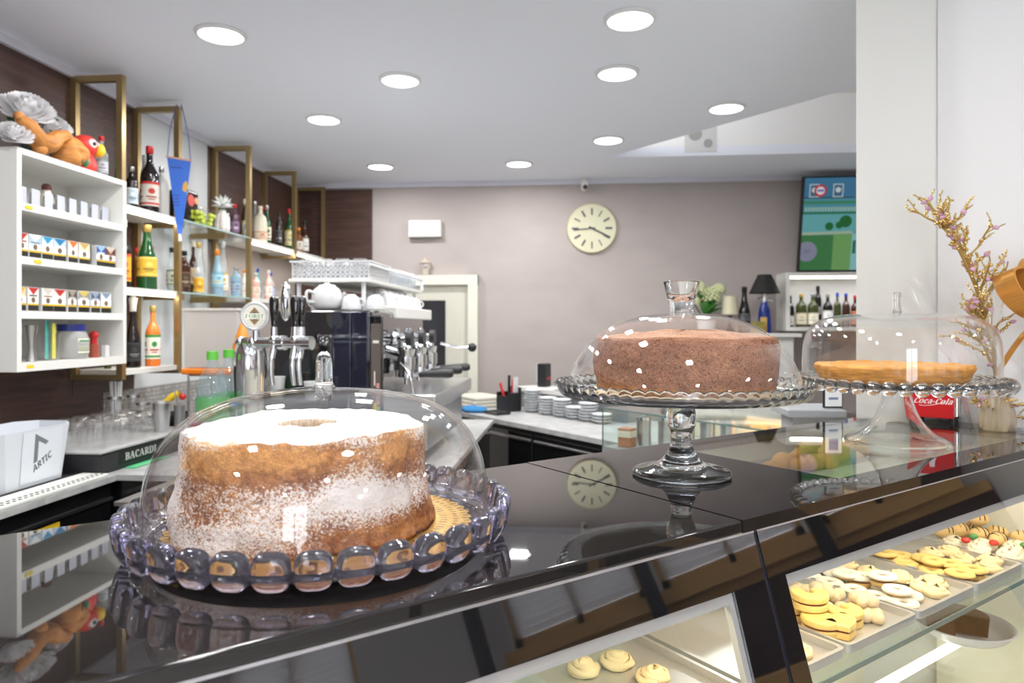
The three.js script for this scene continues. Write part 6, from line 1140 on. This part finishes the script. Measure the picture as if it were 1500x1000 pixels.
{ // console under the wine box
  const o = thing('console_cabinet', 'white console cabinet under the small lamps', 'console', [0, 0, 0]);
  obj('top_board', span(0.62, 1.5, 1.53, 1.553, ZB + 0.001, ZB + 0.42), M.white, o); obj('body', span(0.66, 1.46, 0, 1.53, ZB + 0.002, ZB + 0.38), M.white, o);
  for (let i = 0; i < 2; i++) obj('door', span(0.67 + i * 0.4, 1.05 + i * 0.4, 0.05, 1.5, ZB + 0.38, ZB + 0.395), M.white, o);
  const y = 1.5535, z = ZB + 0.23;
  const l = thing('table_lamp', 'table lamp of a blue soda siphon with black cone shade', 'lamp', [1.308, y, z]);
  obj('siphon', lathe(smooth([[0, 0], [0.045, 0], [0.047, 0.02], [0.043, 0.1], [0.036, 0.17], [0.024, 0.21], [0.02, 0.225]]), 28), GL.deepblue, l);
  obj('chrome_head', [cyl(0.022, 0.02, 0.03, 0, 0.22, 0, 20), rod([0, 0.24, 0], [0.055, 0.225, 0], 0.008, 12), rod([0, 0.25, 0], [-0.045, 0.235, 0], 0.006, 12), cyl(0.008, 0.008, 0.05, 0, 0.25, 0, 12)], M.chrome, l);
  obj('lamp_shade', lathe([[0.045, 0.405], [0.104, 0.275], [0.101, 0.275], [0.042, 0.404], [0.045, 0.405]], 40), mat(lin(0.012, 0.012, 0.012), 0.8), l);
  obj('gold_label', new THREE.CylinderGeometry(0.046, 0.0475, 0.1, 16, 1, true, -0.9, 1.0).translate(0, 0.06, 0), mat(lin(0.5, 0.32, 0.08), 0.5), l);
  bottle('black sparkling wine bottle beside the blue siphon lamp', undefined, [1.172, y, z], 0.322, 0.04, 'slope', 'dark', 'black', ['#4a4a4c', '#999', '#6a6a6c', 0.25, 0.42], 0, 'wine_bottle');
  const c = thing('small_lamp', 'small lamp with cream drum shade beside the hydrangea', 'lamp', [1.07, y, z + 0.02]);
  obj('base', lathe(smooth([[0, 0], [0.04, 0], [0.03, 0.02], [0.012, 0.05], [0.014, 0.12]]), 24), M.blackSoft, c); obj('lamp_shade', lathe([[0.046, 0.255], [0.056, 0.13], [0.054, 0.13], [0.044, 0.254], [0.046, 0.255]], 32), mat(lin(0.62, 0.58, 0.42), 0.8), c);
  const b = thing('biscuit_box', 'small ochre box between bottle and lamp', 'box', [1.245, y, z + 0.08], 0.3); obj('carton', rbox(0.07, 0.075, 0.05, 0.003, 0, 0.038, 0), mat(lin(0.35, 0.27, 0.06), 0.5), b); obj('lid', rbox(0.073, 0.02, 0.053, 0.003, 0, 0.07, 0), mat(lin(0.25, 0.24, 0.06), 0.5), b);
  const h = thing('potted_hydrangea', 'pale green hydrangea with broad leaves in a pot', 'plant', [0.92, y, z - 0.02]);
  obj('pot', lathe(smooth([[0, 0], [0.05, 0], [0.065, 0.09], [0.06, 0.09], [0, 0.06]]), 24), M.porcelain, h);
  const fl = new THREE.SphereGeometry(0.013, 6, 4).scale(1, 0.5, 1);
  for (const [x, yy, zz, r] of [[0.02, 0.255, 0.04, 0.06], [-0.06, 0.31, 0, 0.05], [0.085, 0.3, -0.02, 0.042], [-0.1, 0.22, 0.03, 0.045]]) { const gs = []; for (let i = 0; i < 60; i++) { const a = i * 2.4, e = Math.asin(-0.5 + 1.5 * (i / 60)); gs.push(fl.clone().rotateX(a).translate(x + Math.cos(a) * Math.cos(e) * r, yy + Math.sin(e) * r, zz + Math.sin(a) * Math.cos(e) * r)); } obj('flower_head', gs, mat(lin(0.56, 0.6, 0.34), 0.8), h); obj('stem', rod([0, 0.06, 0], [x, yy, zz], 0.004), GL.green, h); }
  const leaf = new THREE.SphereGeometry(0.06, 12, 8).scale(1, 0.08, 0.6).translate(0.05, 0, 0);
  for (let i = 0; i < 11; i++) { const m = obj('leaf', leaf, mat(lin(0.05, 0.2, 0.03), 0.5), h); m.position.set(0, 0.14 + (i % 4) * 0.03, 0.01); m.rotation.set(0.2, i * 1.35, 0.35 + (i % 3) * 0.25, 'YXZ'); }
}
// ================================================================ NAPKINS, GIFT BRANCH by the pillar
{
  const a = Math.atan2(0.842 - 0.762, -1.655 + 1.705), turn = -Math.atan2(0.05, 0.08);
  const o = thing('napkin_holder', 'red and chrome napkin holder lettered Coca-Cola beside the pillar', 'napkin holder', [0.838, TOP, -1.716], turn);
  const w = 0.096, h = 0.105, d = 0.085, y = 0.012;
  obj('red_front', rbox(w - 0.01, h, 0.006, 0.002, -0.004, y + h / 2, d / 2), M.red, o);
  obj('chrome_case', [rbox(w, h, d - 0.01, 0.006, 0, y + h / 2, 0)], M.chrome, o);
  for (const [x, z] of [[-0.035, 0.03], [0.035, 0.03], [-0.035, -0.03], [0.035, -0.03]]) obj('foot', cyl(0.009, 0.008, 0.0125, x, 0, z, 14), M.blackSoft, o);
  const t = canvasTex(512, 576, (c, W, H) => { c.fillStyle = '#c5101b'; c.fillRect(0, 0, W, H); c.fillStyle = '#e9dfe6'; c.beginPath(); c.moveTo(226, 90); c.lineTo(286, 90); c.lineTo(292, 180); c.bezierCurveTo(330, 230, 318, 250, 318, 280); c.lineTo(194, 280); c.bezierCurveTo(194, 250, 182, 230, 220, 180); c.fill(); c.fillStyle = '#f4f0f0'; c.save(); c.translate(256, 402); c.transform(1, 0, -0.28, 1, 0, 0); c.font = 'bold italic 98px serif'; c.textAlign = 'center'; c.fillText('Coca-Cola', 0, 0); c.restore(); c.lineWidth = 6; c.strokeStyle = '#f4f0f0'; c.beginPath(); c.moveTo(90, 424); c.bezierCurveTo(180, 448, 300, 410, 420, 372); c.stroke(); });
  obj('printed_face', new THREE.PlaneGeometry(w - 0.014, h - 0.004).translate(-0.004, y + h / 2, d / 2 + 0.0033), mat(0xffffff, 0.3, 0, { map: t }), o);
  const t2 = canvasTex(128, 160, (c, W, H) => { c.fillStyle = '#d8d8d6'; c.fillRect(0, 0, W, H); c.fillStyle = '#4a5068'; c.beginPath(); c.moveTo(40, 110); c.lineTo(90, 70); c.lineTo(96, 112); c.lineTo(60, 130); c.fill(); c.fillRect(44, 20, 50, 10); });
  obj('side_card', new THREE.PlaneGeometry(d - 0.03, h - 0.02).rotateY(Math.PI / 2).translate(w / 2 + 0.0006, y + h / 2, 0), mat(0xffffff, 0.4, 0, { map: t2 }), o);
}
{ // card stand behind the counter edge
  const o = thing('card_stand', 'small white card in a dark frame beside the pillar', 'card', [0.645, 1.395, -1.83], 0.1);
  const t = canvasTex(64, 128, (c, W, H) => { c.fillStyle = '#e8eaec'; c.fillRect(0, 0, W, H); c.fillStyle = '#3c5fae'; c.fillRect(14, 12, 36, 48); c.fillStyle = '#7080a0'; c.fillRect(14, 90, 36, 10); });
  obj('frame', rbox(0.05, 0.085, 0.008, 0.003, 0, 0.043, 0), M.blackSoft, o); obj('card', new THREE.PlaneGeometry(0.042, 0.076).translate(0, 0.043, 0.0046), mat(0xffffff, 0.4, 0, { map: t }), o);
  const s = thing('till_ledge', 'grey ledge behind the counter end', 'ledge', [0.595, 0, -1.87]); obj('top', rbox(0.14, 0.02, 0.16, 0.004, 0, 1.3845, 0), mat(lin(0.34, 0.35, 0.37), 0.35), s); obj('post', span(-0.05, 0.05, 0, 1.375, -0.05, 0.05), mat(lin(0.4, 0.4, 0.42), 0.4), s);
}
{ // gilded branch in cellophane with a bow
  const base = P(1.7, TOP + 0.0005, -0.635);
  const o = thing('gilded_branch', 'gold glitter branch with pink blossoms wrapped in cellophane beside the pillar', 'branch', base);
  const twigs = [], blossoms = [], glit = [];
  const grow = (p, d, len, r, depth) => {
    const pts = [p.clone()]; let q = p.clone(), v = d.clone();
    for (let i = 0; i < 5; i++) { v.add(V(rr(-0.28, 0.28), rr(-0.2, 0.24), rr(-0.28, 0.28))).normalize(); q = q.clone().addScaledVector(v, len / 5); pts.push(q); if (depth > 0 && i > 0 && rnd() < 0.85) grow(q, v.clone().add(V(rr(-0.9, 0.9), rr(-0.6, 0.7), rr(-0.9, 0.9))).normalize(), len * rr(0.32, 0.5), r * 0.6, depth - 1); if (rnd() < 0.55) glit.push(ball(r * rr(1.1, 1.7) + 0.0008, q.x + rr(-1, 1) * r, q.y + rr(-1, 1) * r, q.z + rr(-1, 1) * r, 7)); if (rnd() < 0.22) blossoms.push([q.x, q.y, q.z]); }
    twigs.push(new THREE.TubeGeometry(new THREE.CatmullRomCurve3(pts), 10, r, 5, false)); 
  };
  // main stem leans up and to the left of the customer
  const path = [[0.0, 0.08, 0.0], [-0.02, 0.18, 0.015], [-0.052, 0.27, 0.035], [-0.092, 0.35, 0.055], [-0.128, 0.405, 0.068], [-0.15, 0.425, 0.076]].map((q) => V(...q));
  const sideways = (q) => q;
  twigs.push(new THREE.TubeGeometry(new THREE.CatmullRomCurve3(path), 40, 0.004, 7, false));
  const curve = new THREE.CatmullRomCurve3(path);
  for (const [e, n] of [[[-0.1, 0.265, 0.06], 1], [[-0.06, 0.22, 0.05], 1]]) { grow(V(-0.005, 0.12, 0.005), V(...e).sub(V(0, 0.12, 0)).normalize(), 0.14, 0.003, 2); }
  for (let i = 0; i < 9; i++) grow(V(rr(-0.01, 0.01), rr(0.02, 0.1), rr(-0.01, 0.01)), V(Math.cos(i * 0.7), rr(0.1, 0.9), Math.sin(i * 0.7)).normalize(), 0.05, 0.002, 1);
  twigs.push(new THREE.TubeGeometry(new THREE.CatmullRomCurve3([V(0, 0.001, 0), V(0.002, 0.04, 0), V(0, 0.085, 0)]), 8, 0.005, 7, false));
  for (let i = 0; i < 40; i++) { const k = 0.15 + 0.84 * i / 40, p = curve.getPoint(k), t = curve.getTangent(k); grow(p, t.clone().multiplyScalar(0.6).add(V(rr(-0.8, 0.8), rr(-0.2, 0.6), rr(-0.6, 0.6))).normalize(), rr(0.035, 0.085), 0.0022, 1); }
  obj('twigs', twigs, mat(lin(0.5, 0.36, 0.13), 0.3, 0.85), o); const gl = obj('glitter', glit, mat(lin(0.75, 0.55, 0.22), 0.2, 1), o); gl.userData.kind = 'stuff';
  const bg = new THREE.SphereGeometry(0.0065, 7, 5).scale(1, 0.6, 1), pk = mat(lin(0.6, 0.36, 0.5), 0.45);
  blossoms.filter((_, i) => i % Math.ceil(blossoms.length / 60) === 0).forEach((q) => { const m = obj('blossom', bg, pk, o); m.position.set(q[0] + rr(-0.004, 0.004), q[1], q[2]); m.rotation.set(rr(0, 3), rr(0, 3), 0); });
  // cellophane: a crumpled clear cone
  const cel = ringGrid([[0.042, 0.0, 0], [0.046, 0.04, 0.1], [0.036, 0.1, 0.2], [0.04, 0.16, 0.35], [0.065, 0.22, 0.6], [0.085, 0.28, 0.85], [0.095, 0.31, 1]], 40, (th, v, r, y) => [r * (1 + 0.16 * Math.sin(th * 5 + v * 4) + 0.07 * Math.sin(th * 11 + v * 9)), y + 0.02 * v * Math.sin(th * 3)]);
  cel.applyMatrix4(new THREE.Matrix4().makeShear(0, 0, -0.36, 0.1, 0, 0)); 
  obj('cellophane', cel, mat(0xffffff, 0.02, 0, { transmission: 1, thickness: 0, ior: 1.35 }), o);
  obj('foil_base', ringGrid([[0.0001, 0.0, 0], [0.03, 0.0, 0.1], [0.032, 0.025, 0.4], [0.02, 0.085, 0.8], [0.0001, 0.095, 1]], 36, (th, v, r, y) => [r * (1 + 0.12 * Math.sin(th * 9 + v * 5)), y]), mat(lin(0.74, 0.64, 0.5), 0.12, 0, { transmission: 0.6, thickness: 0 }), o);
  const b = thing('satin_bow', 'shiny orange gold satin bow on the wrapped branch', 'ribbon', [base[0] + 0.045, base[1] + 0.24, base[2] + 0.075], 0.1); b.scale.setScalar(0.8);
  const loop = (w, rot) => {   // a folded ribbon loop, thin and wide
    const drop = (k, e) => { const sh = e; sh.moveTo(0, 0); sh.bezierCurveTo(0.06 * k, 0.03, 0.075 * k, 0.13 * k, 0.0, 0.15 * k); sh.bezierCurveTo(-0.06 * k, 0.13 * k, -0.045 * k, 0.03, 0, 0); return sh; };
    const s = drop(1, new THREE.Shape()); const inner = drop(0.95, new THREE.Path()); s.holes.push(inner);
    return new THREE.ExtrudeGeometry(s, { depth: w, bevelEnabled: false, curveSegments: 18 }).translate(0, 0, -w / 2).rotateY(0.5).rotateZ(rot);
  };
  const satin = mat(lin(0.62, 0.3, 0.07), 0.3, 0.45);
  obj('loop', loop(0.07, 0.1), satin, b); obj('loop', loop(0.06, -1.0), satin, b); obj('loop', loop(0.06, -2.2), satin, b); obj('loop', loop(0.055, 0.75), satin, b); obj('knot', ball(0.022, 0, 0, 0.01, 16), satin, b);
  const ribbon = (pts, w) => { const g = tube(pts, 1, 24, 8), c = new THREE.CatmullRomCurve3(pts.map((q) => V(...q))), p = g.attributes.position; for (let i = 0; i < p.count; i++) { const q = c.getPointAt(Math.floor(i / 9) / 24); p.setXYZ(i, q.x + (p.getX(i) - q.x) * 0.0015, q.y + (p.getY(i) - q.y) * w * 0.6, q.z + (p.getZ(i) - q.z) * w); } g.computeVertexNormals(); return g; };
  obj('tail', ribbon([[0, 0, 0.01], [0.012, -0.06, 0.02], [-0.01, -0.13, 0.02]], 0.016), satin, b);
  obj('tail', ribbon([[0, 0, 0], [-0.03, -0.05, -0.03], [-0.05, -0.12, -0.07], [-0.058, -0.16, -0.09]], 0.012), satin, b);
}
renderer.render(scene, camera);
